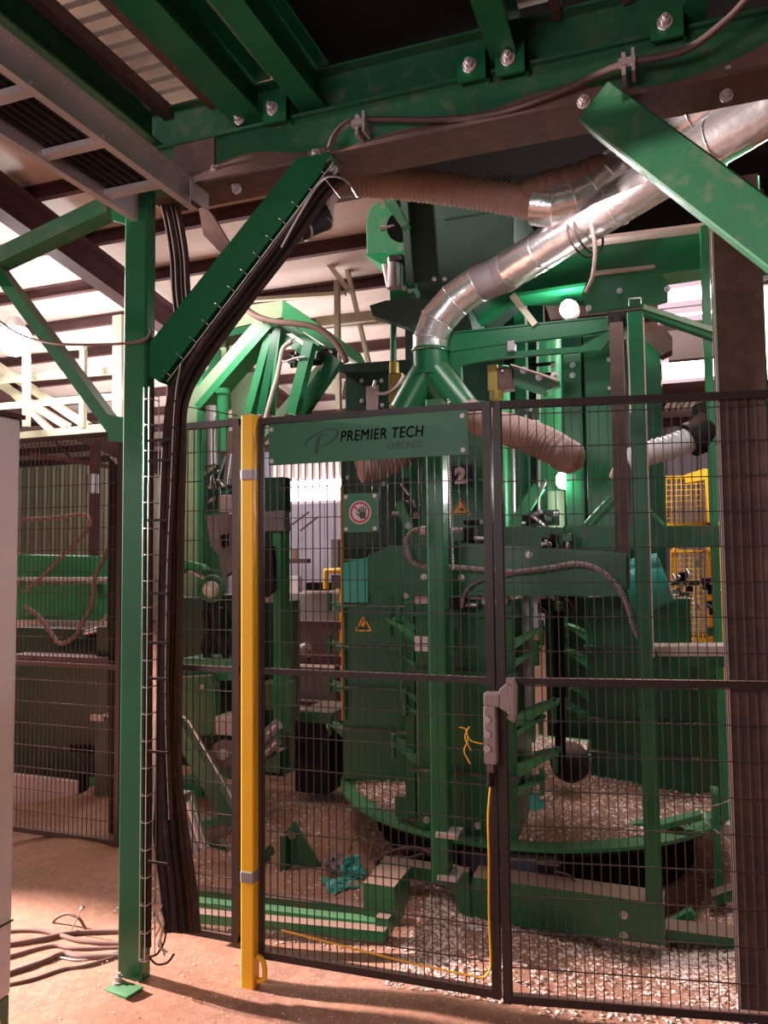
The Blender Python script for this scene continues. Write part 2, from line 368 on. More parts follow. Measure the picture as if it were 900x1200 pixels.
# daylight panels and skylight strips in the rear wall
def win(name, x0, y0_, x1, y1_, Y):
    f = MB(); a, c = W(x0, (y0_ + y1_) / 2, Y), W(x1, (y0_ + y1_) / 2, Y); zt, zb = W((x0 + x1) / 2, y0_, Y).z, W((x0 + x1) / 2, y1_, Y).z
    f.box((a.x, Y, zb), (c.x, Y + .05, zt)); o = struct(name, f, 'window')
    g = MB()
    for z in (zb, zt): g.box((a.x - .05, Y - .04, z - .03), (c.x + .05, Y + .02, z + .03))
    struct('window_frame', g, 'wall_grey', o)
win('window_1', 300, 561, 425, 589, 14.2)
win('window_2', 776, 420, 842, 447, 9.0)
win('window_3', 776, 334, 842, 356, 9.0)
win('window_4', 898, 330, 960, 440, 9.0)
win('window_5', 776, 364, 842, 374, 9.0)
b = MB().pb(320, 541, 420, 560, 14.1, .04)
struct('trim_1', b, 'roof')
b = MB()
for i in range(12): b.pb(322 + i * 8, 541, 325 + i * 8, 560, 14.0, .05)
struct('trim_2', b, 'white')

# ================================================================ FRONT STEELWORK
# --- grey cabinet at the left edge
t = thing('control_cabinet', 'pale grey sheet metal cabinet on a green plinth at the left edge', 'cabinet')
obj('body', MB().box((-3.0, .9, .13), (-2.13, 2.10, 2.10)), 'cabinet', t, .012)
obj('plinth', MB().box((-3.0, .92, -.01), (-2.133, 2.095, .13)), 'green', t, .004)
obj('joint_strip', MB().box((-2.129, .9, .372), (-2.126, 2.10, .378)), 'ink', t)
obj('top_cap', MB().box((-3.01, .89, 2.10), (-2.12, 2.11, 2.115)), 'purlin', t)
bolt(t, (-2.133, 2.03, .07), (1, 0, 0), 1.1)
# --- main post
PY0 = 2.45; PX0 = W(141, 700, PY0).x; PX1 = W(168.5, 700, PY0).x; PY1 = PX1 / W(183.5, 300, 1.0).x
print('post', PX0, PX1, PY1)
t = thing('steel_post', 'tall square green steel post standing in the dust at left', 'post')
obj('tube', MB().beam(((PX0+PX1)/2, (PY0+PY1)/2, -.02), ((PX0+PX1)/2, (PY0+PY1)/2, 3.06), PX1-PX0, PY1-PY0, (0, 1, 0), .008), 'green', t)
obj('base_plate', MB().box((PX0-.03, PY0-.03, -.01), (PX1+.03, PY1+.03, .012)), 'green_dusty', t)
obj('cap_plate', MB().box((PX0-.03, PY0-.03, 3.06), (PX1+.05, PY1+.03, 3.075)), 'green', t)
obj('gusset', MB().ppoly([(125, 486), (146, 489), (146, 518), (127, 517)], 2.482, .012), 'green', t)
# anchor plate half buried in front
t = thing('anchor_plate', 'small green anchor plate with a bolt half buried in dust before the post', 'plate')
p = WZ(140, 1160, .03)
obj('plate', MB().prism([(p.x-.05, p.y-.03, .03), (p.x+.07, p.y-.05, .035), (p.x+.09, p.y+.02, .04), (p.x-.02, p.y+.03, .04)], (0, 0, .008)), 'green_lit', t)
bolt(t, (p.x - .02, p.y + .02, .042), (0, 0, 1), 1.3)
# --- braces
YM = 2.60
t = thing('knee_brace', 'green knee brace rising right from the left post to the main beam', 'brace')
obj('bar', MB().ppoly([(176, 401), (183, 392), (347, 186), (386, 178), (376, 203), (187, 448), (176, 440)], 2.456, .11), 'green', t)
obj('end_plate', MB().ppoly([(360, 178), (383, 172), (395, 205), (372, 210)], 2.49, .012), 'brown_dusty', t)
for q in ((371, 181), (391, 200)): bolt(t, W(q[0], q[1], 2.485), s=1.1)
t = thing('knee_brace', 'big green knee brace running off the right edge under the ducts', 'brace')
p, q = W(704, 128, 2.53), W(960, 322, 2.36)
obj('bar', MB().beam(p, q, .13, .14, (0, 0, 1), .006), 'green_dusty', t)
for a in ((684, 120),): bolt(t, W(a[0], a[1], 2.44), s=1.3)
t = thing('side_brace', 'upper green side brace rising left to right into the post top', 'brace')
obj('bar', MB().pbarx((-60, 334), (131, 243), 2.51, .07, .08), 'green_dusty', t)
obj('end_plate', MB().ppoly([(128, 228), (146, 232), (146, 262), (131, 258)], 2.47, .012), 'green', t)
bolt(t, W(138, 241, 2.468))
t = thing('side_brace', 'lower green side brace falling to the gusset halfway down the post', 'brace')
obj('bar', MB().pbarx((-45, 258), (143, 513), 2.53, .05, .06), 'green', t)
# --- main beam: channel open to the back, dusty lower half
zb0 = W(600, 148, 2.56).z; zt0 = W(600, 84, 2.56).z
t = thing('main_beam', 'long green main beam crossing overhead, its lower half caked in brown dust', 'beam')
XL = W(178, 190, 2.56).x; XR = 1.9
obj('web', MB().box((XL, 2.56, zb0), (XR, 2.575, zt0)), 'green_dusty', t)
obj('top_flange', MB().box((XL, 2.54, zt0), (XR, 2.68, zt0 + .012)), 'green_dusty', t)
obj('bottom_flange', MB().box((XL, 2.50, zb0 - .012), (XR, 2.68, zb0)), 'brown_dusty', t)
# dust drift lying along the lower half of the web
rd = random.Random(3); vs = []; n = 90
for i in range(n + 1):
    x = XL + .15 + (XR - XL - .2) * i / n; u = i / n
    h = .055 + .02 * math.sin(7 * u * 3) + .03 * math.sin(19 * u) ** 2 + .06 * math.exp(-((u - .62) / .035) ** 2) + .05 * math.exp(-((u - .93) / .1) ** 2)
    vs += [(x, 2.512, zb0), (x, 2.53, zb0 + h * .45), (x, 2.5585, zb0 + h)]
obj('dust_drift', MB().add(vs, [(i*3+j, i*3+j+1, i*3+j+4, i*3+j+3) for i in range(n) for j in range(2)], True), 'hose', t)
obj('seam_plate', MB().box((W(205, 200, 2.555).x, 2.548, zb0), (W(252, 200, 2.555).x, 2.56, zt0)), 'brown_dusty', t)
for q in ((254, 200), (278, 222), (853, 86), (851, 113)): bolt(t, W(q[0], q[1], 2.555), s=1.25)
# --- deck edge channel above it
zt1 = zt0 + .19
t = thing('edge_channel', 'green edge channel of the raised deck bolted on top of the main beam', 'beam')
XL2 = W(160, 150, 2.60).x; XR2 = W(818, 40, 2.60).x
obj('channel', MB().add([], []).sweep([(0, 0), (.055, 0), (.055, .01), (.01, .01), (.01, .17), (.055, .17), (.055, .18), (0, .18)], (XL2, 2.625, zt0 + .012), (XR2, 2.625, zt0 + .012)), 'green_dusty', t)
def cleat(px, py):
    p = W(px, py, 2.53); k = obj('cleat', MB().box((p.x - .055, 2.515, p.z - .05), (p.x + .055, 2.527, p.z + .05)).box((p.x + .045, 2.515, p.z - .05), (p.x + .055, 2.62, p.z + .05)), 'green', t); bolt(t, (p.x - .01, 2.513, p.z), s=1.5)
for q in ((325, 130), (555, 80), (600, 72), (783, 30)): cleat(*q)
bolt(t, W(281, 140, 2.53), s=1.4)
# --- joists running overhead towards the viewer
zj = zt0 + .03
def joist(px, py, w, h, label, mat='green', y0=-.6, shape='c', z=None):
    z = zj if z is None else z
    p = WZ(px, py, z); bb = MB()
    P0 = (p.x, y0, z + h / 2); P1 = (p.x, 2.60, z + h / 2)
    if shape == 'c': bb.chan(P0, P1, w, h, .010)
    elif shape == 'h': bb.hsec(P0, P1, w, h, .012)
    else: bb.beam(P0, P1, w, h)
    return one('deck_joist', bb, mat, label, 'joist')
joist(153, 151, .08, .19, 'green deck joist beside the shiny cable ladder, leftmost of the overhead joists', 'green_dusty', z=zj)
joist(283, 133, .13, .20, 'wide green deck joist just right of the bare corrugated deck strip', 'green', shape='h')
joist(350, 108, .10, .20, 'green deck joist along the left edge of the dark opening', 'green', shape='h')
joist(590, 66, .09, .20, 'green deck joist on the right edge of the dark opening', 'green', shape='h')
joist(815, 24, .07, .20, 'green deck joist at the right end of the edge channel', 'green', shape='h')
joist(654, 30, .03, .06, 'thin dark bearing rail under the right hand deck, left one', 'brown_dusty', z=zj + .14)
joist(735, 16, .03, .06, 'thin dark bearing rail under the right hand deck, right one', 'brown_dusty', z=zj + .14)
joist(200, 142, .045, .05, 'dusty bearing angle under the left hand deck, nearer the ladder', 'brown_dusty', z=zj + .12, shape='b')
joist(256, 127, .075, .05, 'dusty bearing angle between the lit deck strip and the wide joist', 'brown_dusty', z=zj + .12, shape='b')
# --- profiled steel deck
def deck(name, x0, x1, y0, y1, z, label):
    b = MB(); y = y0; vs = []
    while y < y1:
        for f, o in ((0, 0), (.35, 0), (.5, .045), (.85, .045)): vs.append((y + f * .075, o))
        y += .075
    n = len(vs); V = [(x0, q, z + o) for q, o in vs] + [(x1, q, z + o) for q, o in vs]
    b.add(V, [(i, i + 1, n + i + 1, n + i) for i in range(n - 1)])
    return one(name, b, 'deck', label, 'deck')
zd = zj + .20
xa = WZ(120, 150, zj).x; xb_ = WZ(283, 133, zj).x; xc_ = WZ(590, 66, zj).x; xd_ = WZ(815, 24, zj).x
deck('profiled_deck', xa, xb_ + .02, -.4, 2.62, zd, 'profiled steel deck overhead between the cable ladder and wide joist')
deck('profiled_deck', xc_, xd_ + 1.2, .6, 2.62, zd, 'profiled steel deck overhead at the top right')
# dark machine floor over the opening
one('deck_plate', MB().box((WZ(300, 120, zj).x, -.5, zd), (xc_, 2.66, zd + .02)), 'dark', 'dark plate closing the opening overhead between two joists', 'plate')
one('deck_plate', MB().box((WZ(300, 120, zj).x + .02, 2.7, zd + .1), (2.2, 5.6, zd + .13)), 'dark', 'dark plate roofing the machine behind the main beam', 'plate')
# --- cable ladder
XR_ = W(227, 236, 2.45).x; zl = W(226, 246, 2.45).z; XLl = XR_ - .27
t = thing('cable_ladder', 'galvanised cable ladder coming overhead from top left to the post', 'cable ladder')
for x, f in ((XR_, -1), (XLl, 1)):
    obj('side_rail', MB().chan((x, -.3, zl + .055), (x, 2.45, zl + .055), .03, .11, .003, flip=-f), 'galv', t)
y = .75
while y < 2.45: obj('rung', MB().box((XLl, y, zl + .012), (XR_, y + .035, zl + .034)), 'galv', t); y += .3
obj('splice_plate', MB().box((XR_ + .018, 2.40, zl + .02), (XR_ + .022, 2.52, zl + .09)), 'galv', t)
for i in range(24): bolt(t, (XR_ + .016, .9 + i * .066, zl + .088), (1, 0, 0), .22)
for i in range(7):
    x = XLl + .03 + i * .034
    path = [(x, -.3, zl + .055), (x, 1.4, zl + .055), (x, 2.30, zl + .05)]
    one('tray_cable', MB().tube(path, .015, 7), 'black', 'black cable in the overhead cable ladder, ' + ('against its left rail', 'second from its left rail', 'third from its left rail', 'in the middle of seven', 'third from its right rail', 'second from its right rail', 'against its right rail')[i], 'cable', 'cables in the overhead ladder')
# --- conduit clipped along the main beam
t = thing('clipped_conduit', 'dusty flexible conduit clipped along the face of the main beam', 'conduit')
pts = [W(385, 178, 2.47), W(392, 160, 2.47), W(404, 147, 2.49), W(420, 141, 2.51), W(450, 140, 2.52), W(520, 140, 2.52), W(590, 131, 2.52), W(650, 110, 2.50), W(690, 92, 2.50), W(735, 74, 2.47), W(800, 60, 2.46), W(850, 25, 2.42), W(885, -12, 2.38)]
obj('pipe', MB().tube(catmull(pts), .0115, 8), 'old_conduit', t)
def clamp(px, py, Y):
    p = W(px, py, Y); k = MB()
    k.box((p.x - .012, Y - .005, p.z - .035), (p.x + .0, Y + .06, p.z + .04)).box((p.x + .018, Y - .012, p.z - .03), (p.x + .028, Y + .05, p.z + .045)).box((p.x - .02, Y - .02, p.z - .008), (p.x + .03, Y + .0, p.z + .012))
    return k
obj('beam_clamp', clamp(420, 147, 2.49), 'galv', t); obj('beam_clamp', clamp(733, 76, 2.46), 'galv', t)
# --- dark post on the right
t = thing('brown_post', 'broad dusty dark post behind the mesh near the right edge', 'post')
pbx = W(866, 1163, 2.86); 
xq = pbx.x
obj('column', MB().hsec((xq + .075, 2.93, 0), (xq + .075, 2.93, 2.90), .15, .15, .012, up=(0, 1, 0)), 'brown_dusty', t)
obj('face_plate', MB().box((xq, 2.848, .0), (xq + .15, 2.856, 2.90)), 'brown_dusty', t)
obj('edge_strip', MB().box((xq - .004, 2.842, .1), (xq + .004, 2.86, 2.9)), 'steel', t)  # highlight down the left edge, made as a pale strip
one('machine_post', MB().hsec((W(889, 700, 3.15).x, 3.15, 0), (W(889, 700, 3.15).x, 3.15, 3.0), .10, .12, .012, up=(0, 1, 0)), 'green', 'green post close behind the broad dark post at right', 'post')

# ================================================================ FENCE
YF = 2.64
def fence_panel(name, X0, X1, Y0, Y1, z0, z1, label, cat, mids=(), fw=.028, nx=None, hz=None, right_post=True, left_post=True, group=None):
    t = thing(name, label, cat, group)
    def P(u, z, off=0): return Vector((X0 + (X1 - X0) * u, Y0 + (Y1 - Y0) * u + off, z))
    L = math.hypot(X1 - X0, Y1 - Y0); e = fw / 2 / L
    obj('top_rail', MB().beam(P(0, z1 - fw/2), P(1, z1 - fw/2), fw*.93, fw*.93), 'fence', t)
    obj('bottom_rail', MB().beam(P(0, z0 + fw/2), P(1, z0 + fw/2), fw*.93, fw*.93), 'fence', t)
    for z in mids: obj('mid_rail', MB().beam(P(0, z), P(1, z), fw*.7, fw * .8), 'fence', t)
    if left_post: obj('stile', MB().beam(P(e, z0), P(e, z1), fw, fw, (0, 1, 0)), 'fence', t)
    if right_post: obj('stile', MB().beam(P(1 - e, z0), P(1 - e, z1), fw, fw, (0, 1, 0)), 'fence', t)
    nx = nx or int(L / .0295); b = MB()
    for i in range(1, nx):
        u = i / nx; b.beam(P(u, z0, -.004), P(u, z1 - fw*.4, -.004), .0034, .0034, (0, 1, 0))
    k = int((z1 - z0) / .118)
    for i in range(1, k + 1):
        z = z0 + i * .118
        if z < z1 - .02: b.beam(P(0, z, -.007), P(1, z, -.007), .0034, .0034)
    o = obj('wire_mesh', b, 'wire', t); o['kind'] = 'stuff'
    return t
g0 = W(301, 1100, YF).x; g1 = W(588, 1155, YF + .02).x
zbm = W(560, 1150, 2.66).z; ztop = W(575, 470, 2.66).z
print('gate', g0, g1, zbm, ztop)
zmid = W(450, 793, YF).z
X_y = W(290, 1100, YF).x
gate_l = fence_panel('gate_leaf', g0, g1 - .004, YF, 2.67, .10, ztop, 'left gate leaf of dark wire mesh carrying the long green sign', 'gate', (zmid,))
gr0 = g1 + .004; gr1 = W(960, 1190, 2.86).x
gate_r = fence_panel('gate_leaf', gr0, gr1, 2.67, 2.86, .09, ztop, 'right gate leaf of dark wire mesh in front of the broad dark post', 'gate', (zmid,), right_post=False)
xl0 = W(203, 1060, YF - .0).x; xl1 = W(281, 1090, YF).x
fence_panel('mesh_fence', xl0, xl1, YF, YF, .14, W(245, 494, YF).z, 'narrow mesh fence panel between the cable bundle and the yellow post', 'fence', (zmid,))
# far-left panel, further back
xf0 = W(-60, 900, 3.35).x; xf1 = W(141, 900, 3.35).x
fence_panel('mesh_fence', xf0, xf1, 3.35, 3.35, .12, W(90, 509, 3.35).z, 'mesh fence panel between the grey cabinet and the left post', 'fence', (W(90, 780, 3.35).z,), right_post=True)
one('fence_post', MB().ppoly([(127, 534), (140, 548), (140, 1030), (127, 1030)], 3.42, .05), 'black', 'black fence post with slanted top half hidden by the left post', 'post')
# yellow post with tape
t = thing('yellow_post', 'slim yellow gate post with two bands of silver tape', 'post')
yx0, yx1 = W(282, 900, YF - .055).x, W(296.5, 900, YF - .055).x
obj('tube', MB().beam(((yx0+yx1)/2, YF-.03, -.02), ((yx0+yx1)/2, YF-.03, W(289, 488, YF-.03).z), yx1-yx0, .05, (0, 1, 0), .004), 'yellow', t)
for py in (556, 1029):
    z = W(290, py, YF - .06).z
    obj('tape_band', MB().box((yx0-.002, YF-.058, z-.022), (yx1+.002, YF-.003, z+.022)), 'tape', t, .006)
obj('hinge_foot', MB().tube(catmull([(yx1+.004, YF-.03, .12), (yx1+.03, YF-.03, .10), (yx1+.034, YF-.03, .045), (yx1+.006, YF-.03, .03)]), .010, 8), 'yellow', t)
obj('reflector', MB().box((yx0-.012, YF-.03, W(280, 578, YF).z-.015), (yx0, YF-.01, W(280, 578, YF).z+.015)), 'orange', t)
# gate latch
t = thing('gate_latch', 'grey safety latch with lever handle where the two gate leaves meet', 'latch')
YL = 2.615
obj('body', MB().pb(566.5, 828, 581, 896, YL - .02, .045), 'latch', t, .005)
obj('head', MB().pb(566, 812, 586, 829, YL - .026, .055), 'latch', t, .008)
obj('bracket', MB().ppoly([(585, 808), (594, 800), (600, 797), (600, 842), (592, 834), (585, 830)], YL - .02, .03), 'latch', t, .003)
obj('handle', MB().tube([W(x, y, YL - .06) for x, y in ((594, 799), (600, 798), (602, 803), (602, 835), (601, 843), (596, 838))], .0135, 8), 'latch', t)
for q in (843, 860, 877):
    p = W(571.5, q, YL - .02); obj('button', MB().cyl(p, p + Vector((0, -.012, 0)), .0135, .012, 14), 'galv', t)
obj('plug', MB().pb(570, 896, 578, 906, YL - .01, .02), 'hose', t)
obj('gland', MB().cyl(W(575, 904, YL), W(574.5, 921, YL), .012), 'black', t)
# yellow cable below the latch and the loose twist of wire
one('yellow_cable', MB().tube(catmull([W(575, 919, YL), W(573, 940, YL-.01), W(572, 965, YL-.01), W(573, 1010, YL), W(573, 1070, YL), W(575, 1120, YL), W(574, 1137, YL-.01), W(566, 1145, YL+.0), W(550, 1143, YL+.0), W(480, 1128, YL+.0), W(400, 1108, YL), W(330, 1090, YL)]), .0036, 8), 'yellow', 'yellow cable hanging from the latch and along the gate bottom rail', 'cable')
one('wire_twist', MB().tube(catmull([W(566, 872, YL-.01), W(552, 868, YL-.02), W(547, 858, YL-.02), W(550, 852, YL-.02), W(545, 864, YL-.02), W(552, 880, YL-.02)]), .0022, 5).tube(catmull([W(538, 852, YL-.02), W(546, 855, YL-.02), W(548, 868, YL-.02), W(544, 880, YL-.02), W(551, 895, YL-.02)]), .0022, 5), 'yellow', 'loose twist of thin yellow wire tied beside the latch', 'wire')
# --- long sign
def textobj(name, s, p, size, mat, parent, shear=0., off=0., ext=.0008, squeeze=1.0, spacing=1.0, bold=0):
    c = bpy.data.curves.new('t', 'FONT'); c.body = s; c.size = size; c.extrude = ext; c.shear = shear; c.offset = off; c.space_character = spacing
    o = bpy.data.objects.new('t', c); COL.objects.link(o); bpy.context.view_layer.update()
    me = bpy.data.meshes.new_from_object(o.evaluated_get(bpy.context.evaluated_depsgraph_get())); bpy.data.objects.remove(o)
    if bold:
        bm = bmesh.new(); bm.from_mesh(me)
        for dx, dy in ((bold, 0), (bold * .5, bold * .3), (bold * .5, -bold * .3)):
            b2 = bmesh.new(); b2.from_mesh(me); bmesh.ops.translate(b2, verts=b2.verts, vec=(dx, dy, 0)); m2 = bpy.data.meshes.new('t2'); b2.to_mesh(m2); bm.from_mesh(m2); b2.free(); bpy.data.meshes.remove(m2)
        bm.to_mesh(me); bm.free()
    me.transform(Matrix.Diagonal((squeeze, 1, 1, 1))); me.transform(Matrix.Rotation(PI / 2, 4, 'X')); me.transform(Matrix.Translation(Vector(p)))
    me.materials.clear(); me.materials.append(M[mat]); r = bpy.data.objects.new(name, me); COL.objects.link(r); r.parent = parent; return r
YS = YF - .03
t = thing('long_sign', 'long green sign with dark swirl emblem and lettering on the left gate leaf', 'sign')
sz1 = W(430, 489, YS).z; sz0 = W(430, 539, YS).z; sx0 = W(315, 515, YS).x; sx1 = W(548, 510, YS).x
obj('panel', MB().box((sx0, YS, sz0), (sx1, YS + .006, sz1)), 'sign_green', t)
for q in ((sx0 + .014, sz1 - .02), (sx1 - .016, sz1 - .02), (sx0 + .014, sz0 + .016), (sx1 - .016, sz0 + .016)):
    obj('screw', MB().cyl((q[0], YS, q[1]), (q[0], YS - .006, q[1]), .0095, .0075, 12), 'white', t)
px = W(399, 515, YS); 
h = sz1 - sz0
tx0 = W(398, 512, YS).x; tx1 = W(497, 512, YS).x
o = textobj('lettering', 'PREMIER TECH', (tx0, YS - .001, sz0 + h * .47), h * .36, 'ink', t, .16, 0, spacing=1.08, bold=.0026)
wv = max(v.co.x for v in o.data.vertices) - tx0; o.data.transform(Matrix.Translation((tx0, 0, 0)) @ Matrix.Diagonal(((tx1 - tx0) / wv, 1, 1, 1)) @ Matrix.Translation((-tx0, 0, 0)))
cx0 = W(453, 524, YS).x; cx1 = W(495, 524, YS).x
o = textobj('lettering', 'CHRONOS', (cx0, YS - .001, sz0 + h * .215), h * .24, 'ink', t, .14, -.0002)
wv = max(v.co.x for v in o.data.vertices) - cx0; o.data.transform(Matrix.Translation((cx0, 0, 0)) @ Matrix.Diagonal(((cx1 - cx0) / wv, 1, 1, 1)) @ Matrix.Translation((-cx0, 0, 0)))
def strip(path, widths, Y, th=.0012):
    """flat brush stroke in the plane Y: path of (px,py) with a width in metres at each point"""
    P = catmull([W(x, y, Y) for x, y in path], 6); n = len(P); vs = []
    for i, p in enumerate(P):
        d = (P[min(i + 1, n - 1)] - P[max(i - 1, 0)]).normalized(); s = Vector((d.z, 0, -d.x)); u = i / (n - 1) * (len(widths) - 1); k = min(int(u), len(widths) - 2)
        w = (widths[k] * (1 - (u - k)) + widths[k + 1] * (u - k)) / 2; vs += [p + s * w, p - s * w]
    o = Vector((0, -th, 0)); m = len(vs); b = MB()
    b.add([v + o for v in vs], [(2*i, 2*i+1, 2*i+3, 2*i+2) for i in range(n - 1)]); return b
emb = strip([(360, 525), (358, 520), (366, 512), (378, 505), (389, 503), (396, 506), (392, 514), (382, 521), (374, 523)], [.004, .006, .007, .006, .004, .009, .009, .005, .002], YS)
e2 = strip([(370.5, 532), (372, 520), (375, 512)], [.010, .012, .009], YS - .0003); emb.add(e2.v, e2.f)
e2 = strip([(371, 513), (376, 510.5), (384, 509)], [.003, .004, .003], YS - .0003); emb.add(e2.v, e2.f)
obj('emblem', emb, 'ink', t)
# --- small prohibition sign
t = thing('warning_sign', 'small square green sign with red ring crossing out a black hand', 'sign')
a, c = W(402.5, 601, YS), W(443, 600, YS); z1, z0 = W(423, 578, YS).z, W(423, 623.5, YS).z
obj('panel', MB().box((a.x, YS, z0), (c.x, YS + .005, z1)), 'sign_green', t)
for x in (a.x + .012, c.x - .012):
    for z in (z0 + .012, z1 - .012): obj('screw', MB().cyl((x, YS, z), (x, YS - .006, z), .0085, .007, 12), 'white', t)
cc = W(422, 600.5, YS); R = .0435
obj('disc', MB().cyl((cc.x, YS, cc.z), (cc.x, YS - .0012, cc.z), R, n=36), 'white', t)
rg = MB(); vs = []
for i in range(36):
    q = 2 * PI * i / 36
    for r in (R * .9, R * .72): vs.append((cc.x + r * math.cos(q), YS - .0018, cc.z + r * math.sin(q)))
rg.add(vs, [(2*i, 2*i+1, (2*i+3) % 72, (2*i+2) % 72) for i in range(36)])
rg.beam((cc.x - R*.55, YS - .0020, cc.z + R*.55), (cc.x + R*.55, YS - .0020, cc.z - R*.55), .0006, .006)
obj('red_ring', rg, 'red', t)
hd = MB(); hx, hz = cc.x + .010, cc.z - .006; hy = YS - .0024
hd.prism([(hx-.013, hy, hz-.006), (hx-.008, hy, hz-.017), (hx+.008, hy, hz-.017), (hx+.014, hy, hz-.003), (hx+.012, hy, hz+.006), (hx-.010, hy, hz+.006)], (0, .0005, 0))
for i, (fx, tx, L) in enumerate(((-.009, -.013, .022), (-.003, -.005, .028), (.004, .004, .028), (.010, .013, .022))):
    hd.beam((hx+fx, hy, hz+.003), (hx+tx, hy, hz+L), .0006, .0048, (1, 0, 0))
hd.beam((hx-.009, hy, hz-.008), (hx-.024, hy, hz+.004), .0006, .0055)
obj('hand_print', hd, 'ink', t)
# ================================================================ CABLES AND TRAYS ON THE LEFT POST
YC = 2.47
t = thing('basket_tray', 'wire basket tray running up the right side of the left post', 'cable tray')
xA, xB = W(172, 800, YC).x, W(178, 800, YC).x
zt_, zb_ = W(174, 456, YC).z, W(172, 1122, YC).z
for x in (xA, xB): obj('long_wire', MB().cyl((x, YC - .03, zb_), (x, YC - .03, zt_), .0024, n=6).cyl((x, YC + .03, zb_), (x, YC + .03, zt_), .0024, n=6), 'steel', t)
z = zb_
while z < zt_: obj('cross_wire', MB().tube([(xA, YC + .03, z), (xA, YC - .03, z), (xB + .003, YC - .03, z), (xB + .003, YC + .03, z)], .0024, 5), 'steel', t); z += .1
t = thing('basket_tray', 'wire basket tray climbing along the underside of the left knee brace', 'cable tray')
a0, a1 = (187, 440), (383, 183); b0, b1 = (196, 447), (391, 190)
for q0, q1 in ((a0, a1), (b0, b1)): obj('long_wire', MB().cyl(W(*q0, 2.46), W(*q1, 2.46), .0026, n=6).cyl(W(*q0, 2.53), W(*q1, 2.53), .0026, n=6), 'steel', t)
for i in range(13):
    u = (i + .3) / 13; L = lambda p, q: (p[0] + (q[0] - p[0]) * u, p[1] + (q[1] - p[1]) * u)
    p, q = L(a0, a1), L(b0, b1); obj('cross_wire', MB().tube([W(*p, 2.53), W(*p, 2.457), W(*q, 2.457), W(*q, 2.53)], .0024, 5), 'steel', t)
# main bundle: up from the ground, along the brace, over the beam
rb = random.Random(11)
spine = [(208, 1092, 2.50), (203, 1040, 2.50), (196, 980, 2.50), (193, 900, 2.52), (194, 800, 2.52), (196, 700, 2.52), (198, 600, 2.52), (201, 520, 2.51), (208, 462, 2.50), (234, 410, 2.50), (282, 346, 2.50), (330, 282, 2.50), (372, 222, 2.50), (392, 202, 2.52)]
lab = ['dusty cable right of the middle in the bundle beside the left post', 'black cable in the bundle on the left post, against the basket tray', 'black cable in the middle of the bundle on the left post', 'thick dusty cable at the back of the bundle on the left post', 'dusty cable at the front of the bundle on the left post', 'thin cable crossing the front of the bundle on the left post', 'black cable at the right rear of the bundle on the left post', 'black cable half hidden by the post edge in the bundle', 'thin dusty cable on the right rim of the bundle']
for k, (ox, oy, r, mt) in enumerate(((9, .0, .014, 'cable'), (-5, -.01, .012, 'cable'), (2, -.01, .015, 'cable'), (5, .03, .017, 'cable'), (-1, -.035, .011, 'cable'), (6, -.035, .008, 'black'), (13, .02, .015, 'cable'), (-8, .02, .013, 'cable'), (16, -.01, .010, 'cable'))):
    P = []
    for i, (x, y, Y) in enumerate(spine):
        s = 1 if i < 8 else .9
        dx, dy = (ox * s, 0) if i < 8 else (ox * s * .78, ox * s * .62)
        spread = 1.5 if i < 3 else 1
        P.append(W(x + dx * spread + rb.uniform(-1.2, 1.2), y + dy, Y + oy))
    one('bundled_cable', MB().tube(catmull(P, 5), r, 8), mt, lab[k], 'cable', 'cables bundled on the left post')
for k, x in enumerate((172, 177)):
    one('tray_cable', MB().tube(catmull([W(x + 1.5, 458, 2.475), W(x, 600, 2.478), W(x - .5, 800, 2.475), W(x - 1.5, 1000, 2.478), W(x - 2, 1110, 2.475)]), .008, 7), 'cable', ['dusty cable inside the upright basket tray, nearer the post', 'dusty cable inside the upright basket tray, away from the post'][k], 'cable')
one('ribbed_conduit', ribbed([W(x, y, 2.455) for x, y in ((200, 960), (196, 850), (196, 760), (198, 660), (202, 570), (205, 500), (208, 460), (214, 425))], .0085, .011, .12, 8), 'cable', 'ribbed black conduit snaking down the front of the cable bundle', 'conduit')
# drop of cables behind the brace from the ladder
for k, (ox, oy) in enumerate(((0, 0), (6, .03), (11, .0), (-5, .03))):
    P = [W(x + ox, y, Y + oy) for x, y, Y in ((196, 240, 2.58), (201, 262, 2.62), (207, 300, 2.66), (209, 340, 2.68), (212, 380, 2.70), (205, 430, 2.66), (203, 470, 2.60))]
    one('drop_cable', MB().tube(catmull(P, 5), .0125, 8), 'cable', ['black cable dropping from the ladder end, leftmost of four', 'black cable dropping from the ladder end, second from right', 'black cable dropping from the ladder end, rightmost of four', 'black cable dropping from the ladder end, against the post'][(0, 2, 1, 3)[k] if k else 0] if k != 3 else 'black cable dropping from the ladder end, tight against the post', 'cable', 'cables dropping from the ladder')
t = thing('cable_tie', 'black ties clamping the cable bundle to the tray on the left post', 'tie')
for y in (514, 538, 608, 694, 752, 794, 880, 1010):
    obj('band', MB().pb(173, y, 196 if y > 600 else 200, y + 3, YC - .045, .004), 'black', t)
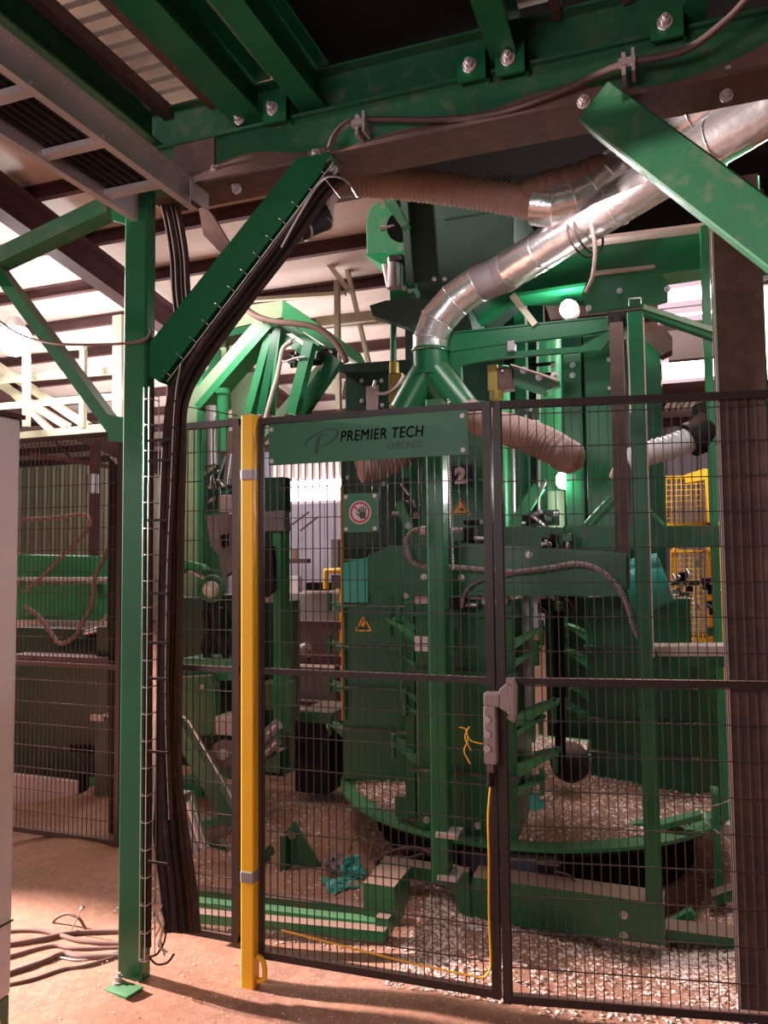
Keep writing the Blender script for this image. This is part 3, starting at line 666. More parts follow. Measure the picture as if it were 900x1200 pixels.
# thin wires lying over the tray top
one('loop_wire', MB().tube(catmull([W(x, y, 2.44) for x, y in ((330, 290), (352, 250), (375, 214), (392, 207), (408, 214), (419, 231))]), .0042, 6), 'steel', 'pale thin wire looping over the top of the knee brace tray', 'wire')
one('loose_wire', MB().tube([W(378, 206, 2.44), W(399, 232, 2.43)], .002, 5), 'white', 'short white tie end sticking out beside the brace top', 'wire')
one('brown_strap', MB().tube(catmull([W(x, y, Y) for x, y, Y in ((-20, 362, 2.45), (20, 390, 2.43), (60, 402, 2.42), (110, 404, 2.42), (150, 402, 2.42), (170, 398, 2.43), (178, 388, 2.45))]), .0055, 6), 'hose', 'brown rope stretched from the left edge to the post', 'rope')
one('fence_wire', MB().tube(catmull([W(x, y, 2.55) for x, y in ((196, 472), (215, 476), (245, 481), (278, 487))]), .002, 5), 'black', 'thin black wire from the bundle to the top of the yellow post', 'wire')
one('blue_hose', MB().tube(catmull([W(x, y, 2.55) for x, y in ((196, 838), (204, 862), (209, 890), (214, 915), (209, 935), (198, 960), (195, 990), (197, 1008), (194, 1040))]), .0035, 6), 'blue', 'thin blue air hose hanging beside the cable bundle', 'hose')
one('steel_rod', MB().tube([W(198, 500, 2.60), W(193, 1085, 2.60)], .0045, 6), 'steel', 'thin upright steel rod right of the cable bundle', 'rod')
t = thing('cable_tail', 'loose cable tails curling onto the ground at the foot of the bundle', 'cable')
for pts in (((195, 1090), (192, 1105), (184, 1118), (176, 1122), (184, 1130), (196, 1128), (204, 1118)), ((188, 1066), (192, 1080), (188, 1100), (193, 1120)), ((184, 1058), (180, 1072), (188, 1084), (182, 1098)), ((190, 1060), (184, 1075), (191, 1090), (186, 1108), (196, 1116))):
    obj('tail', MB().tube(catmull([W(x, y, 2.46) for x, y in pts]), .004, 6), 'steel' if pts[0][0] < 191 else 'cable', t)
# cables on the ground left of the post
gp = [(((2, 1092), (50, 1088), (90, 1084), (165, 1076)), .016, 'thick dusty cable on the ground, rearmost of the pile by the left post', 'hose'),
      (((2, 1106), (60, 1096), (90, 1100), (165, 1100)), .012, 'dusty cable on the ground sagging in the middle of the pile', 'hose'),
      (((0, 1130), (50, 1116), (75, 1104), (100, 1110), (165, 1112)), .017, 'thickest dusty cable on the ground humped near the cabinet', 'hose'),
      (((2, 1122), (60, 1110), (100, 1114), (165, 1094)), .006, 'thin pale cable on the ground crossing the pile', 'steel'),
      (((0, 1142), (40, 1134), (75, 1128), (105, 1120), (165, 1104)), .011, 'dusty cable on the ground nearest the camera in the pile', 'hose'),
      (((-4, 1080), (50, 1080), (100, 1092), (165, 1098)), .014, 'dusty cable on the ground leaving from behind the cabinet', 'hose'),
      (((60, 1092), (64, 1078), (78, 1071), (92, 1076), (100, 1088)), .008, 'dusty cable looped upright above the pile on the ground', 'hose')]
for pts, r, lb, mt in gp:
    r *= .78
    P = []; rg_ = random.Random(int(r * 1e4))
    for x, y in pts:
        p = WZ(x, y + rg_.uniform(-3, 3), .06); P.append(Vector((p.x, p.y, gz(p.x, p.y) + r * .45)))
    if 'upright' in lb: P = [W(x, y, 2.75) for x, y in pts]
    one('ground_cable', MB().tube(catmull(P), r, 8), mt, lb, 'cable', 'cables heaped on the ground by the left post')
one('wire_stub', MB().tube([W(82, 1094, 2.7), W(95, 1066, 2.7)], .003, 5).tube([W(95, 1066, 2.7), W(98, 1063, 2.7)], .008, 6), 'steel', 'thin bright wire end standing up from the cables on the ground', 'wire')

# ================================================================ DUCTS AND HOSES
def tube_thing(name, label, cat, path, r, mat, n=20, seams=(), seam_mat=None, k=8, bands=None):
    t = thing(name, label, cat); P = catmull(path, k); obj('pipe', MB().tube(P, r, n), mat, t)
    for u in seams:
        i = int(u * (len(P) - 1)); d = (P[min(i + 1, len(P) - 1)] - P[max(0, i - 1)]).normalized(); rr = r if isinstance(r, (int, float)) else r[i]
        obj('seam', MB().ring(P[i], d, rr, .0028, 24, 5), seam_mat or mat, t)
    return t
# big silver duct, straight run
t = thing('silver_duct', 'long straight silver duct slanting down from the upper right', 'duct')
dA, dB = W(960, 92, 2.78), W(588, 322, 3.55); R_ = .088
obj('pipe', MB().cyl(dA, dB, R_, n=28), 'duct', t)
dd = (dB - dA).normalized()
for s in (.25, .55, .83): obj('seam', MB().ring(dA + (dB - dA) * s, dd, R_ + .001, .003, 28, 5), 'duct', t)
obj('tape_wrap', MB().cyl(dA + (dB - dA) * .962, dB, R_ + .003, n=20, smooth=False), 'tape', t)
# gored elbow down to the splitter
t = thing('duct_elbow', 'crumpled silver gored elbow above the green splitter', 'duct')
gp_ = [dB, W(560, 333, 3.58), W(533, 352, 3.60), W(512, 376, 3.61), W(504, 398, 3.61), W(504, 412, 3.61)]
elbow(t, gp_, R_, 'duct', 'tape')
# second silver duct above the first
t = thing('silver_duct', 'upper silver duct running to the right edge under the main beam', 'duct')
uA, uB = W(960, 36, 3.05), W(742, 192, 3.42)
obj('pipe', MB().cyl(uA, uB, .095, n=28), 'duct', t)
for s in (.3, .62, .9): obj('seam', MB().ring(uA + (uB - uA) * s, (uB - uA).normalized(), .096, .004, 28, 5), 'duct', t)
# gored elbow of the brown hose
t = thing('duct_elbow', 'dust-topped silver gored elbow at the right end of the brown hose', 'duct')
P = [W(626, 240, 3.25), W(648, 243, 3.25), W(670, 238, 3.26), W(690, 227, 3.28), W(706, 213, 3.30), W(722, 200, 3.34), W(748, 196, 3.42)]
elbow(t, P, .086, 'duct')
dr = MB(); rr = random.Random(5)
for i in range(9):
    q = P[0].lerp(P[4], i / 8); dr.ball(q + Vector((rr.uniform(-.01, .01), -.035, .045)), .052 + .012 * rr.random(), 12, 8)
obj('dust_heap', dr, 'hose', t)
obj('collar', MB().cyl(W(722, 200, 3.33), W(736, 190, 3.36), .094, n=22), 'steel', t)
# rope / wire tied round the duct
one('tie_wire', MB().ring(W(690, 272, 3.29), dd, R_ + .006, .006, 24, 5).ring(W(682, 277, 3.30), dd, R_ + .006, .005, 24, 5), 'cable', 'brown rope wound round the silver duct below the dusty elbow', 'rope')
one('rope_end', MB().tube(catmull([W(x, y, 3.18) for x, y in ((692, 262), (696, 280), (697, 300), (694, 325), (686, 343))]), .008, 6), 'hose', 'frayed rope end hanging from the silver duct', 'rope')
# hoses
def hose(label, pts, r, mat='ribbed', pitch=.021):
    return one('flexible_hose', ribbed([W(x, y, Y) for x, y, Y in pts], r, pitch, .09, 18), mat, label, 'hose')
hose('brown ribbed hose stretching overhead from the knee brace to the dusty elbow', [(372, 262, 3.1), (376, 232, 3.12), (396, 214, 3.15), (450, 214, 3.18), (520, 221, 3.2), (580, 230, 3.23), (630, 240, 3.25)], .071)
hose('brown ribbed hose from the right leg of the splitter through the fence line', [(548, 484, 3.60), (575, 497, 3.50), (610, 508, 3.40), (640, 520, 3.34), (660, 532, 3.32), (668, 536, 3.38)], .074)
hose('pale lit ribbed hose at right rising to a black elbow', [(736, 541, 3.9), (760, 531, 3.9), (785, 524, 3.92), (812, 514, 3.95)], .062, 'white', .026)  # white here carries the light falling on this hose
hose('brown ribbed hose end behind the left part of the long sign', [(422, 548, 3.7), (440, 544, 3.75), (462, 536, 3.8), (480, 520, 3.85)], .085)
one('black_elbow', MB().tube(catmull([W(x, y, Y) for x, y, Y in ((808, 516, 3.94), (822, 509, 3.96), (832, 495, 4.0), (832, 478, 4.02))]), .085, 16), 'black', 'black rubber elbow above the pale hose', 'elbow')
t = thing('hose_coupling', 'black cone coupling behind the knee brace top', 'coupling')
obj('cone', MB().cyl(W(372, 250, 3.1), W(345, 272, 3.0), .085, .05, n=18), 'black', t)
obj('ring', MB().ring(W(352, 266, 3.03), (W(345, 272, 3.0) - W(372, 250, 3.1)), .066, .006), 'steel', t)
# green splitter
t = thing('duct_splitter', 'green inverted Y duct splitter below the silver elbow', 'splitter')
YS2 = 3.61
obj('collar', MB().cyl(W(504, 411, YS2), W(505, 440, YS2), .086, n=26), 'green', t)
for y in (411, 440): obj('flange', MB().cyl(W(504.5, y - 1.2, YS2), W(504.5, y + 1.2, YS2), .097, n=26), 'green', t)
obj('branch', MB().cyl(W(501, 438, YS2), W(476, 484, YS2), .086, .090, n=24), 'green', t)
obj('branch', MB().cyl(W(508, 438, YS2), W(546, 487, YS2), .086, .088, n=24), 'green', t)
obj('hose_clip', MB().ring(W(541, 481, YS2), W(545, 486, YS2) - W(508, 441, YS2), .082, .006), 'steel', t)
# ================================================================ MACHINE: LOWER FRAME AND TURNTABLE
def T(name, label, cat, parts, group=None):
    """thing with parts given as (part name, MB, material[, bevel])"""
    t = thing(name, label, cat, group)
    for p in parts: obj(p[0], p[1], p[2], t, p[3] if len(p) > 3 else 0)
    return t
# big lower beam behind the gate
YB1 = 3.2
t = T('base_beam', 'big green box beam low behind the gate, dusty on top', 'beam', [
    ('box_section', MB().ppoly([(553, 1028), (590, 1033), (779, 1060), (779, 1109), (590, 1082), (548, 1074)], YB1, .13), 'green'),
    ('gusset', MB().ppoly([(528, 1015), (548, 1022), (552, 1078), (540, 1070), (528, 1040)], YB1 - .02, .03), 'green')])
for y in (1072, 1096): bolt(t, W(731, y, YB1), s=.95)
T('base_beam', 'dark green arm from the left end of the big lower beam to the box foot', 'beam', [('bar', MB().ppoly([(445, 1010), (545, 1025), (545, 1046), (500, 1033), (445, 1023)], 3.26, .08), 'green')])
T('base_beam', 'short green lower beam reaching right towards the broad dark post', 'beam', [('bar', MB().ppoly([(780, 1089), (870, 1101), (870, 1114), (780, 1103)], 3.30, .10), 'green')])
T('base_strut', 'bright green strut lying in the flakes beyond the lower beam end', 'strut', [('bar', MB().pbarx((780, 1086), (812, 1068), 3.45, .03, .05), 'green_lit')])
T('base_strut', 'small green bracket on the dust near the broad dark post', 'bracket', [('bar', MB().pbarx((836, 1052), (862, 1043), 3.7, .04, .08), 'green'), ('foot', MB().pb(838, 1048, 850, 1060, 3.7, .05), 'green')])
# posts
T('square_post', 'green square post in the middle rising from the lower beam', 'post', [
    ('tube', MB().beam(W(519, 1030, 3.12), W(511, 470, 3.12), .070, .09, (0, 1, 0), .006), 'green'),
    ('clamp', MB().pb(510, 978, 536, 983, 3.05, .10), 'steel'), ('clamp', MB().pb(512, 1029, 536, 1033, 3.05, .10), 'steel'),
    ('cable_chain', ribbed([W(526, 468, 3.06), W(527, 560, 3.06), W(530, 640, 3.06), W(531, 668, 3.06)], .006, .012, .35, 6), 'steel')])
T('square_post', 'green square post on the right end of the lower beam', 'post', [
    ('tube', MB().beam(W(767, 1058, 3.24), W(744, 368, 3.24), .062, .07, (0, 1, 0), .005), 'green'),
    ('edge_strip', MB().beam(W(766, 770, 3.19), W(754, 372, 3.19), .005, .005, (0, 1, 0)), 'ledge')])
T('square_post', 'dark dusty square tube left of the right hand square post', 'post', [('tube', MB().beam(W(731, 690, 3.36), W(722, 380, 3.36), .055, .06, (0, 1, 0)), 'brown_dusty')])
# left lower frame rails and box foot
for k, (y0, y1, lb, mt, YY) in enumerate(((1046, 1066, 'rear green rail of the low frame behind the left gate leaf', 'green_dusty', 3.42), (1060, 1082, 'bright middle rail of the low frame behind the left gate leaf', 'green_lit', 3.30), (1074, 1092, 'front green rail of the low frame behind the left gate leaf', 'green', 3.20))):
    T('low_rail', lb, 'rail', [('bar', MB().ppoly([(222, y0 - 4), (450, y1), (450, y1 + 12), (222, y0 + 7)], YY - .38, .05), mt)])
T('box_foot', 'green box foot at the right end of the low rails, flakes on top', 'foot', [
    ('box', MB().pb(426, 1037, 462, 1076, 2.90, .2), 'green'), ('plate', MB().pb(440, 1076, 455, 1097, 2.86, .2), 'green')])
T('stand_gusset', 'green upright gusset plate standing on the floor behind the gate', 'gusset', [
    ('plate', MB().ppoly([(329, 980), (345, 963), (378, 1018), (381, 1032), (352, 1040), (329, 1034)], 3.55, .012), 'green'),
    ('flange', MB().pb(328, 980, 334, 1038, 3.50, .14), 'green'), ('bolt_head', MB().cyl(W(342, 979, 3.55), W(342, 979, 3.53), .02), 'hose')])
t = thing('plastic_film', 'crumpled teal plastic film lying on the flakes', 'film')
def film(quadpts, seed):
    r = random.Random(seed); b = MB(); n = 9; A, B_, C, D = quadpts; vs = []
    for j in range(n):
        for i in range(n):
            p = A.lerp(B_, i / (n - 1)).lerp(D.lerp(C, i / (n - 1)), j / (n - 1)); vs.append(p + Vector((r.uniform(-.012, .012), r.uniform(-.02, .02), r.uniform(-.008, .02))))
    b.add(vs, [(j * n + i, j * n + i + 1, (j + 1) * n + i + 1, (j + 1) * n + i) for j in range(n - 1) for i in range(n - 1)]); return b
obj('fold', film([W(377, 1030, 3.4), W(433, 1028, 3.5), W(424, 1042, 3.35), W(386, 1048, 3.3)], 1), 'teal', t)
obj('fold', film([W(404, 1006, 3.5), W(418, 1004, 3.5), W(430, 1030, 3.42), W(400, 1032, 3.42)], 2), 'teal', t)
obj('clear_fold', film([W(378, 1006, 3.5), W(400, 1003, 3.5), W(404, 1026, 3.45), W(384, 1026, 3.45)], 3), 'tape', t)
for k, pts in enumerate((((409, 1000), (412, 988), (420, 980), (428, 984)), ((432, 1008), (436, 992), (441, 980), (436, 976)))):
    one('dry_strand', MB().tube(catmull([W(x, y, 3.5) for x, y in pts]), .006, 5), 'brass', ['curled yellowish strip lying left beyond the teal film', 'curled yellowish strip standing right of the teal film'][k], 'strip')
# turntable
CT = Vector((-.75, 4.41, 0)); RT = 1.06
t = thing('turntable', 'round green turntable plate heaped with flakes, carrying the bagging chutes', 'turntable')
obj('disc', MB().cyl(CT + Vector((0, 0, .335)), CT + Vector((0, 0, .35)), RT, n=72), 'green_lit', t)
obj('drum_base', MB().cyl(CT + Vector((0, 0, .05)), CT + Vector((0, 0, .30)), .86, n=40), 'dark', t)
obj('skirt', MB().cyl(CT + Vector((0, 0, .30)), CT + Vector((0, 0, .335)), RT - .05, n=60), 'black', t)
hb = MB(); vs = []; n = 48
for j, (rr, h) in enumerate(((.97, .353), (.93, .362), (.8, .375), (.6, .40), (.3, .43), (.01, .44))):
    vs += [CT + Vector((math.cos(2*PI*i/n) * rr * (1 + .015 * math.sin(5 * i)), math.sin(2*PI*i/n) * rr * (1 + .015 * math.sin(5 * i)), h)) for i in range(n)]
hb.add(vs, [(j*n+i, j*n+(i+1) % n, (j+1)*n+(i+1) % n, (j+1)*n+i) for j in range(5) for i in range(n)], True)
obj('dust_layer', hb, 'ground', t)
def np_interp(q):
    K = ((.01, .44), (.3, .43), (.6, .40), (.8, .375), (.93, .362), (.97, .353), (1.1, .351))
    for (a, b), (c, d) in zip(K, K[1:]):
        if q <= c: return b + (d - b) * max(0, q - a) / (c - a) + .006
    return .357
fb = MB(); r5 = random.Random(9)
for _ in range(9000):
    a = r5.random() * 2 * PI; q = math.sqrt(r5.random()) * .98; x, y = CT.x + math.cos(a) * q, CT.y + math.sin(a) * q
    z = np_interp(q) ; s = r5.uniform(.0035, .0095); a = r5.random() * PI; c, d = math.cos(a) * s, math.sin(a) * s; w_ = r5.uniform(-.006, .006)
    fb.add([(x - c, y - d, z + w_), (x + d, y - c, z), (x + c, y + d, z - w_), (x - d, y + c, z)], [(0, 1, 2, 3)])
o = obj('flakes', fb, 'flake', t); o['kind'] = 'stuff'
# bright arm plates over the rim at right
T('sweep_arm', 'bright green sweep arm lying over the right rim of the turntable', 'arm', [
    ('arm', MB().ppoly([(716, 968), (757, 964), (757, 972), (735, 976), (718, 975)], 3.75, .06), 'green_lit'), ('arm_tip', MB().pbarx((770, 968), (822, 955), 3.8, .025, .08), 'green_lit'), ('plate', MB().pb(722, 975, 770, 987, 3.78, .04), 'green')])
# chutes on the turntable
def chute(label, x0, x1, y0, y1, z0, z1, ribs, fins, nose=None):
    t = thing('bagging_chute', label, 'chute', 'bagging chutes on the turntable')
    obj('body', MB().box((x0, y0, z0), (x1, y1, z1)), 'green', t, .01)
    for z in ribs: obj('rib', MB().box((x0 - .02, y0 - .05, z), (x1 + .02, y1 + .01, z + .012)), 'green', t)
    obj('door_panel', MB().box((x0 + .07, y0 - .006, z1 - .42), (x1 - .06, y0, z1 - .06)), 'green', t, .003)
    for (z, side, s) in fins:
        xx = x1 if side > 0 else x0; L = .13 * s
        f = MB().prism([(xx, y0 + .0, z), (xx + side * L * .55, y0 - .02, z + .035 * s), (xx + side * L, y0 - .02, z + .05 * s), (xx + side * L, y0 + .0, z + .035 * s), (xx + side * L * .6, y0, z + .01), (xx, y0, z - .05 * s)], (0, .11, 0))
        fo = obj('fin', f, 'green_lit', t)
        obj('hinge_pin', MB().cyl((xx + side * L * .9, y0 + .02, z - .03), (xx + side * L * .9, y0 + .02, z + .08), .012, n=8), 'green', fo)
    return t
cA, cB = W(488, 900, 3.44), W(606, 900, 3.44)
t = chute('front bagging chute, nearest of the three, with a small white label', cA.x, cB.x, 3.44, 3.86, .35, W(545, 702, 3.44).z, [W(545, y, 3.44).z for y in (722, 788, 908)], [(W(610, y, 3.44).z, 1, s) for y, s in ((748, 1.0), (772, .8), (838, 1.4), (852, .9), (895, 1.4), (922, .9))] + [(W(485, y, 3.44).z, -1, s) for y, s in ((733, .7), (739, 1.1), (776, .6), (815, .6), (832, .5), (884, 1.0))])
wl = W(495, 754, 3.43)
lb = MB()
for dx, dz, in ((-.02, .017), (.017, .017), (-.02, -.02), (.017, -.02)): lb.box((wl.x + dx - .016, 3.425, wl.z + dz - .016), (wl.x + dx + .016, 3.4335, wl.z + dz + .016))
obj('label_plate', lb, 'white', t)
obj('handle', MB().tube(catmull([W(533, 737, 3.43), W(531, 742, 3.41), (W(531, 758, 3.41)), W(533, 763, 3.43)]), .005, 7), 'green_lit', t)
for x in (W(500, 960, 3.43).x, W(560, 960, 3.43).x): bolt(t, (x, 3.43, .40))
lA, lB = W(401, 800, 4.03), W(474, 800, 4.03)
t = chute('left bagging chute with a black and yellow triangle', lA.x, lB.x, 4.03, 4.5, .36, W(440, 655, 4.03).z, [W(440, y, 4.03).z for y in (712, 760, 808, 857)], [(W(478, y, 4.03).z, 1, s) for y, s in ((740, .6), (776, .8), (812, .6), (830, .6), (886, .8))] + [(W(401, y, 4.03).z, -1, .7) for y in (712, 760, 808, 857)])
rA, rB = W(690, 800, 4.30), W(812, 800, 4.30)
t = chute('right bagging chute behind the right square post', rA.x, rB.x, 4.30, 4.75, .36, W(750, 700, 4.3).z, [W(750, y, 4.3).z for y in (760, 806, 846, 885)], [(W(682, y, 4.3).z, -1, s) for y, s in ((742, 1.0), (772, 1.1), (814, .8), (838, 1.0))])
obj('curved_shroud', MB().prism([(rB.x, 4.32, W(750, 760, 4.3).z), (rB.x + .12, 4.36, W(750, 780, 4.3).z), (rB.x + .2, 4.5, W(750, 820, 4.3).z), (rB.x + .2, 4.5, .42), (rB.x, 4.32, .36)], (0, .3, 0)), 'green', t)
one('hinge_column', MB().beam(W(482, 705, 3.50), W(484, 955, 3.50), .05, .06, (0, 1, 0), .005).pb(463, 935, 490, 958, 3.5, .06), 'green', 'green hinge column between the left and front chutes', 'column')
one('hinge_column', MB().beam(W(655, 700, 3.75), W(657, 905, 3.75), .045, .05, (0, 1, 0), .005), 'dark', 'dark hinge column between the front and right chutes', 'column')
one('hinge_column', MB().beam(W(616, 690, 3.60), W(620, 830, 3.60), .03, .03, (0, 1, 0)), 'tape', 'pale hinge column against the right side of the front chute', 'column')
one('rubber_boot', MB().ball(W(668, 893, 4.0), .10, 14, 10), 'black', 'round black rubber boot between front and right chutes', 'boot')
one('teal_clip', MB().pb(621, 932, 631, 950, 3.5, .04).pb(631, 940, 638, 948, 3.5, .04), 'teal', 'small teal clip at the foot of the front chute', 'clip')
# warning triangles
def triangle(label, cx, cy, hw, Y, mat='warn'):
    t = thing('warning_triangle', label, 'label'); a, b_, c = W(cx - hw, cy + hw * .85, Y), W(cx + hw, cy + hw * .85, Y), W(cx, cy - hw * .85, Y)
    obj('plate', MB().prism([a, b_, c], (0, .002, 0)), mat, t)
    m = (a + b_ + c) / 3; ed = MB()
    for p, q in ((a, b_), (b_, c), (c, a)):
        p2, q2 = m + (p - m) * .84, m + (q - m) * .84; ed.beam(p2 + Vector((0, -.001, 0)), q2 + Vector((0, -.001, 0)), .0012, .005)
    s = (b_ - a).length
    ed.beam(m + Vector((-.16 * s, -.0015, .06 * s)), m + Vector((.12 * s, -.0015, -.10 * s)), .0012, .05 * s).beam(m + Vector((-.05 * s, -.0015, -.06 * s)), m + Vector((.16 * s, -.0015, .0)), .0012, .045 * s).beam(m + Vector((.02 * s, -.0015, .1 * s)), m + Vector((.02 * s, -.0015, -.06 * s)), .0012, .035 * s)
    obj('pictogram', ed, 'ink', t); return t
triangle('black and yellow hand hazard triangle on the left chute', 426, 731.5, 9, 4.022, 'ink')
o = bpy.data.objects['warning_triangle']; 
fr = MB(); a, b_, c = W(417, 739, 4.018), W(435, 739, 4.018), W(426, 723, 4.018)
for p, q in ((a, b_), (b_, c), (c, a)): fr.beam(p, q, .002, .009)
fr.beam(W(424, 734, 4.018), W(428, 728, 4.018), .002, .018)
obj('yellow_edge', fr, 'warn', o)
# ================================================================ ARM ACROSS THE MACHINE
YA = 3.32
T('cross_arm', 'wide green horizontal arm across the machine at waist height', 'arm', [
    ('plate', MB().ppoly([(430, 652), (455, 640), (500, 637), (735, 651), (735, 697), (560, 693), (432, 694)], YA, .05), 'green', .004),
    ('top_edge', MB().ppoly([(500, 634), (735, 648), (735, 653), (500, 639)], YA - .01, .10), 'green'),
    ('lower_edge', MB().ppoly([(432, 692), (735, 694), (735, 699), (432, 697)], YA - .01, .10), 'green')])
for q in ((497, 676), (541, 677), (476, 697), (620, 650)): bolt(bpy.data.objects['cross_arm'], W(q[0], q[1], YA - .005), s=.9)
T('teal_sheet', 'teal plastic sheet at the left end of the cross arm', 'panel', [('film', MB().ppoly([(402, 660), (431, 653), (431, 706), (402, 706)], 4.0, .01), 'teal')])
T('teal_guard', 'curved teal guard behind the right end of the cross arm', 'guard', [('shell', MB().tube([W(735, 690, 3.9), W(780, 676, 3.9)], [.14, .12], 20), 'teal'), ('skirt', MB().ppoly([(692, 700), (735, 698), (785, 690), (788, 722), (692, 720)], 3.9, .2), 'green')])
one('yoke_arm', MB().ppoly([(590, 617), (660, 618), (660, 644), (590, 646)], 3.6, .1).ppoly([(660, 616), (845, 616), (845, 640), (660, 646)], 3.75, .08), 'green_dusty', 'dark green horizontal beam just above the cross arm at right', 'beam')
# conduits
one('steel_conduit', ribbed([W(x, y, YA - .05) for x, y in ((503, 621), (485, 622), (476, 636), (480, 654), (496, 664), (520, 664), (560, 667), (600, 670), (640, 666), (675, 661), (700, 667), (722, 685), (735, 710), (744, 738), (756, 756), (766, 762))], .013, .013, .15, 10), 'conduit', 'long ribbed steel conduit arching over the cross arm to the ledge', 'conduit')
one('steel_conduit', ribbed([W(x, y, YA - .03) for x, y in ((541, 712), (545, 694), (560, 681), (590, 675), (606, 671))], .008, .012, .12, 8), 'conduit', 'short thin grey conduit curving down from the cross arm', 'conduit')
# bearing blocks under the arm
T('bearing_block', 'pair of pale clamp blocks between the cross arm and front chute', 'block', [
    ('block', MB().pb(486, 697, 508, 708, 3.4, .1), 'latch', .004), ('block', MB().pb(564, 697, 594, 709, 3.4, .1), 'latch', .004), ('valve', MB().pb(524, 700, 546, 714, 3.4, .08), 'black', .004), ('cylinder', MB().cyl(W(546, 708, 3.38), W(560, 709, 3.38), .012), 'steel')])
# left lower dark motor and things behind the gate
T('gear_motor', 'black motor block on the floor left of the left chute', 'motor', [
    ('housing', MB().pb(345, 845, 385, 930, 4.3, .3), 'black', .01), ('cap', MB().pb(350, 834, 390, 848, 4.25, .35), 'green', .006), ('side_box', MB().pb(384, 862, 402, 905, 4.35, .15), 'dark', .004), ('fitting', MB().cyl(W(384, 852, 4.2), W(396, 850, 4.2), .02), 'steel')])
T('gear_motor', 'slate blue gear motor on the flakes under the front chute', 'motor', [
    ('housing', MB().pb(596, 1008, 652, 1032, 3.36, .18), 'grey_motor', .008), ('fin_cover', MB().pb(540, 1000, 590, 1024, 3.42, .16), 'grey_motor', .008), ('nameplate', MB().pb(604, 1022, 618, 1030, 3.355, .004), 'white'), ('terminal', MB().pb(628, 1014, 655, 1024, 3.32, .05), 'black', .004)])
one('black_cable', MB().tube(catmull([W(x, y, 3.35) for x, y in ((440, 1012), (462, 998), (490, 995), (510, 1006))]), .012, 8).tube(catmull([W(x, y, 3.38) for x, y in ((446, 1004), (470, 1008), (500, 1000), (512, 994))]), .010, 8), 'cable', 'dusty black cables coiled behind the middle square post', 'cable')
one('black_cable', MB().tube(catmull([W(x, y, 3.3) for x, y in ((650, 1022), (666, 1026), (676, 1036), (680, 1046))]), .006, 8), 'cable', 'short cable trailing right from the slate blue motor', 'cable')
T('cutter_unit', 'flat steel unit with white rods beyond the right rim of the turntable', 'unit', [
    ('body', MB().pb(822, 965, 862, 985, 4.0, .1), 'steel', .004), ('white_rag', film([W(786, 972, 4.0), W(822, 966, 4.0), (W(822, 976, 4.0)), W(786, 979, 4.0)], 8), 'white'), ('rod', MB().tube([W(822, 960, 3.9), W(864, 994, 3.9)], .005, 6), 'white'), ('wire', MB().tube(catmull([W(795, 943, 3.9), W(830, 945, 3.9), W(856, 938, 3.9)]), .004, 5), 'white')])
# ledge at right
T('transfer_ledge', 'dust covered horizontal ledge reaching the broad dark post', 'ledge', [
    ('beam', MB().ppoly([(766, 768), (905, 768), (905, 783), (780, 781)], 3.45, .10), 'green'), ('dust_layer', MB().ppoly([(766, 758), (905, 757), (905, 769), (772, 769)], 3.44, .14), 'ledge')])
# struts beside (cylindrical air cylinder, round lamp) on the left machine are in the next section
# ================================================================ UPPER MACHINE
# hopper behind the main beam
T('feed_hopper', 'large dark green hopper hanging behind the brown hose', 'hopper', [
    ('body', MB().ppoly([(470, 175), (602, 150), (602, 295), (576, 325), (545, 352), (492, 345), (480, 320), (470, 250)], 4.0, .7), 'hopper', .006),
    ('side_flange', MB().ppoly([(466, 188), (474, 186), (484, 330), (476, 330)], 3.97, .06), 'hopper'),
    ('discharge', MB().ppoly([(492, 345), (545, 352), (556, 395), (500, 395)], 4.05, .5), 'hopper'),
    ('bracket_plate', MB().ppoly([(433, 358), (452, 352), (520, 349), (502, 372), (480, 384), (437, 370)], 3.85, .10), 'hopper'),
    ('back_box', MB().pb(520, 200, 600, 250, 3.97, .04), 'hopper')])
for x, y in ((474, 338), (509, 327), (521, 327), (480, 341)): bolt(bpy.data.objects['feed_hopper'], W(x, y, 3.96), s=.8)
one('hopper_slide', MB().ppoly([(440, 222), (452, 214), (478, 262), (470, 266)], 3.8, .06), 'green_dusty', 'dusty green angle piece below the left end of the brown hose', 'bracket')
T('fan_housing', 'green fan housing with dark opening left of the hopper', 'fan', [
    ('shell', MB().ppoly([(430, 300), (429, 262), (433, 245), (441, 236), (452, 240), (466, 252), (474, 266), (474, 300)], 4.4, .4), 'green_dusty', .004),
    ('inlet', MB().cyl(W(470, 266, 4.36), W(470, 266, 4.40), .09), 'black'), ('lower_flange', MB().ppoly([(427, 298), (475, 294), (475, 299), (448, 310)], 4.35, .5), 'green'),
    ('nozzle', MB().cyl(W(447, 268, 4.34), W(462, 264, 4.34), .02, .004), 'steel')])
T('actuator', 'pale pneumatic cylinder hanging under the fan housing', 'actuator', [
    ('barrel', MB().cyl(W(463, 303, 4.1), W(463, 338, 4.1), .045), 'steel'), ('piston_rod', MB().cyl(W(450, 310, 4.1), W(455, 336, 4.1), .012), 'white'),
    ('head', MB().pb(456, 298, 471, 305, 4.05, .1), 'black'), ('clevis', MB().pb(457, 339, 480, 350, 4.05, .12), 'green')])
T('guide_rod', 'green upright rod with brass sleeve beside the dark box', 'rod', [
    ('rod', MB().cyl(W(461, 352, 3.95), W(461, 428, 3.95), .018), 'green_dusty'), ('sleeve', MB().cyl(W(462, 425, 3.95), W(462, 438, 3.95), .028), 'brass'),
    ('brass_body', MB().pb(455, 437, 471, 472, 3.92, .07), 'brass', .006), ('lower_sleeve', MB().cyl(W(462, 472, 3.95), W(462, 484, 3.95), .026), 'brass')])
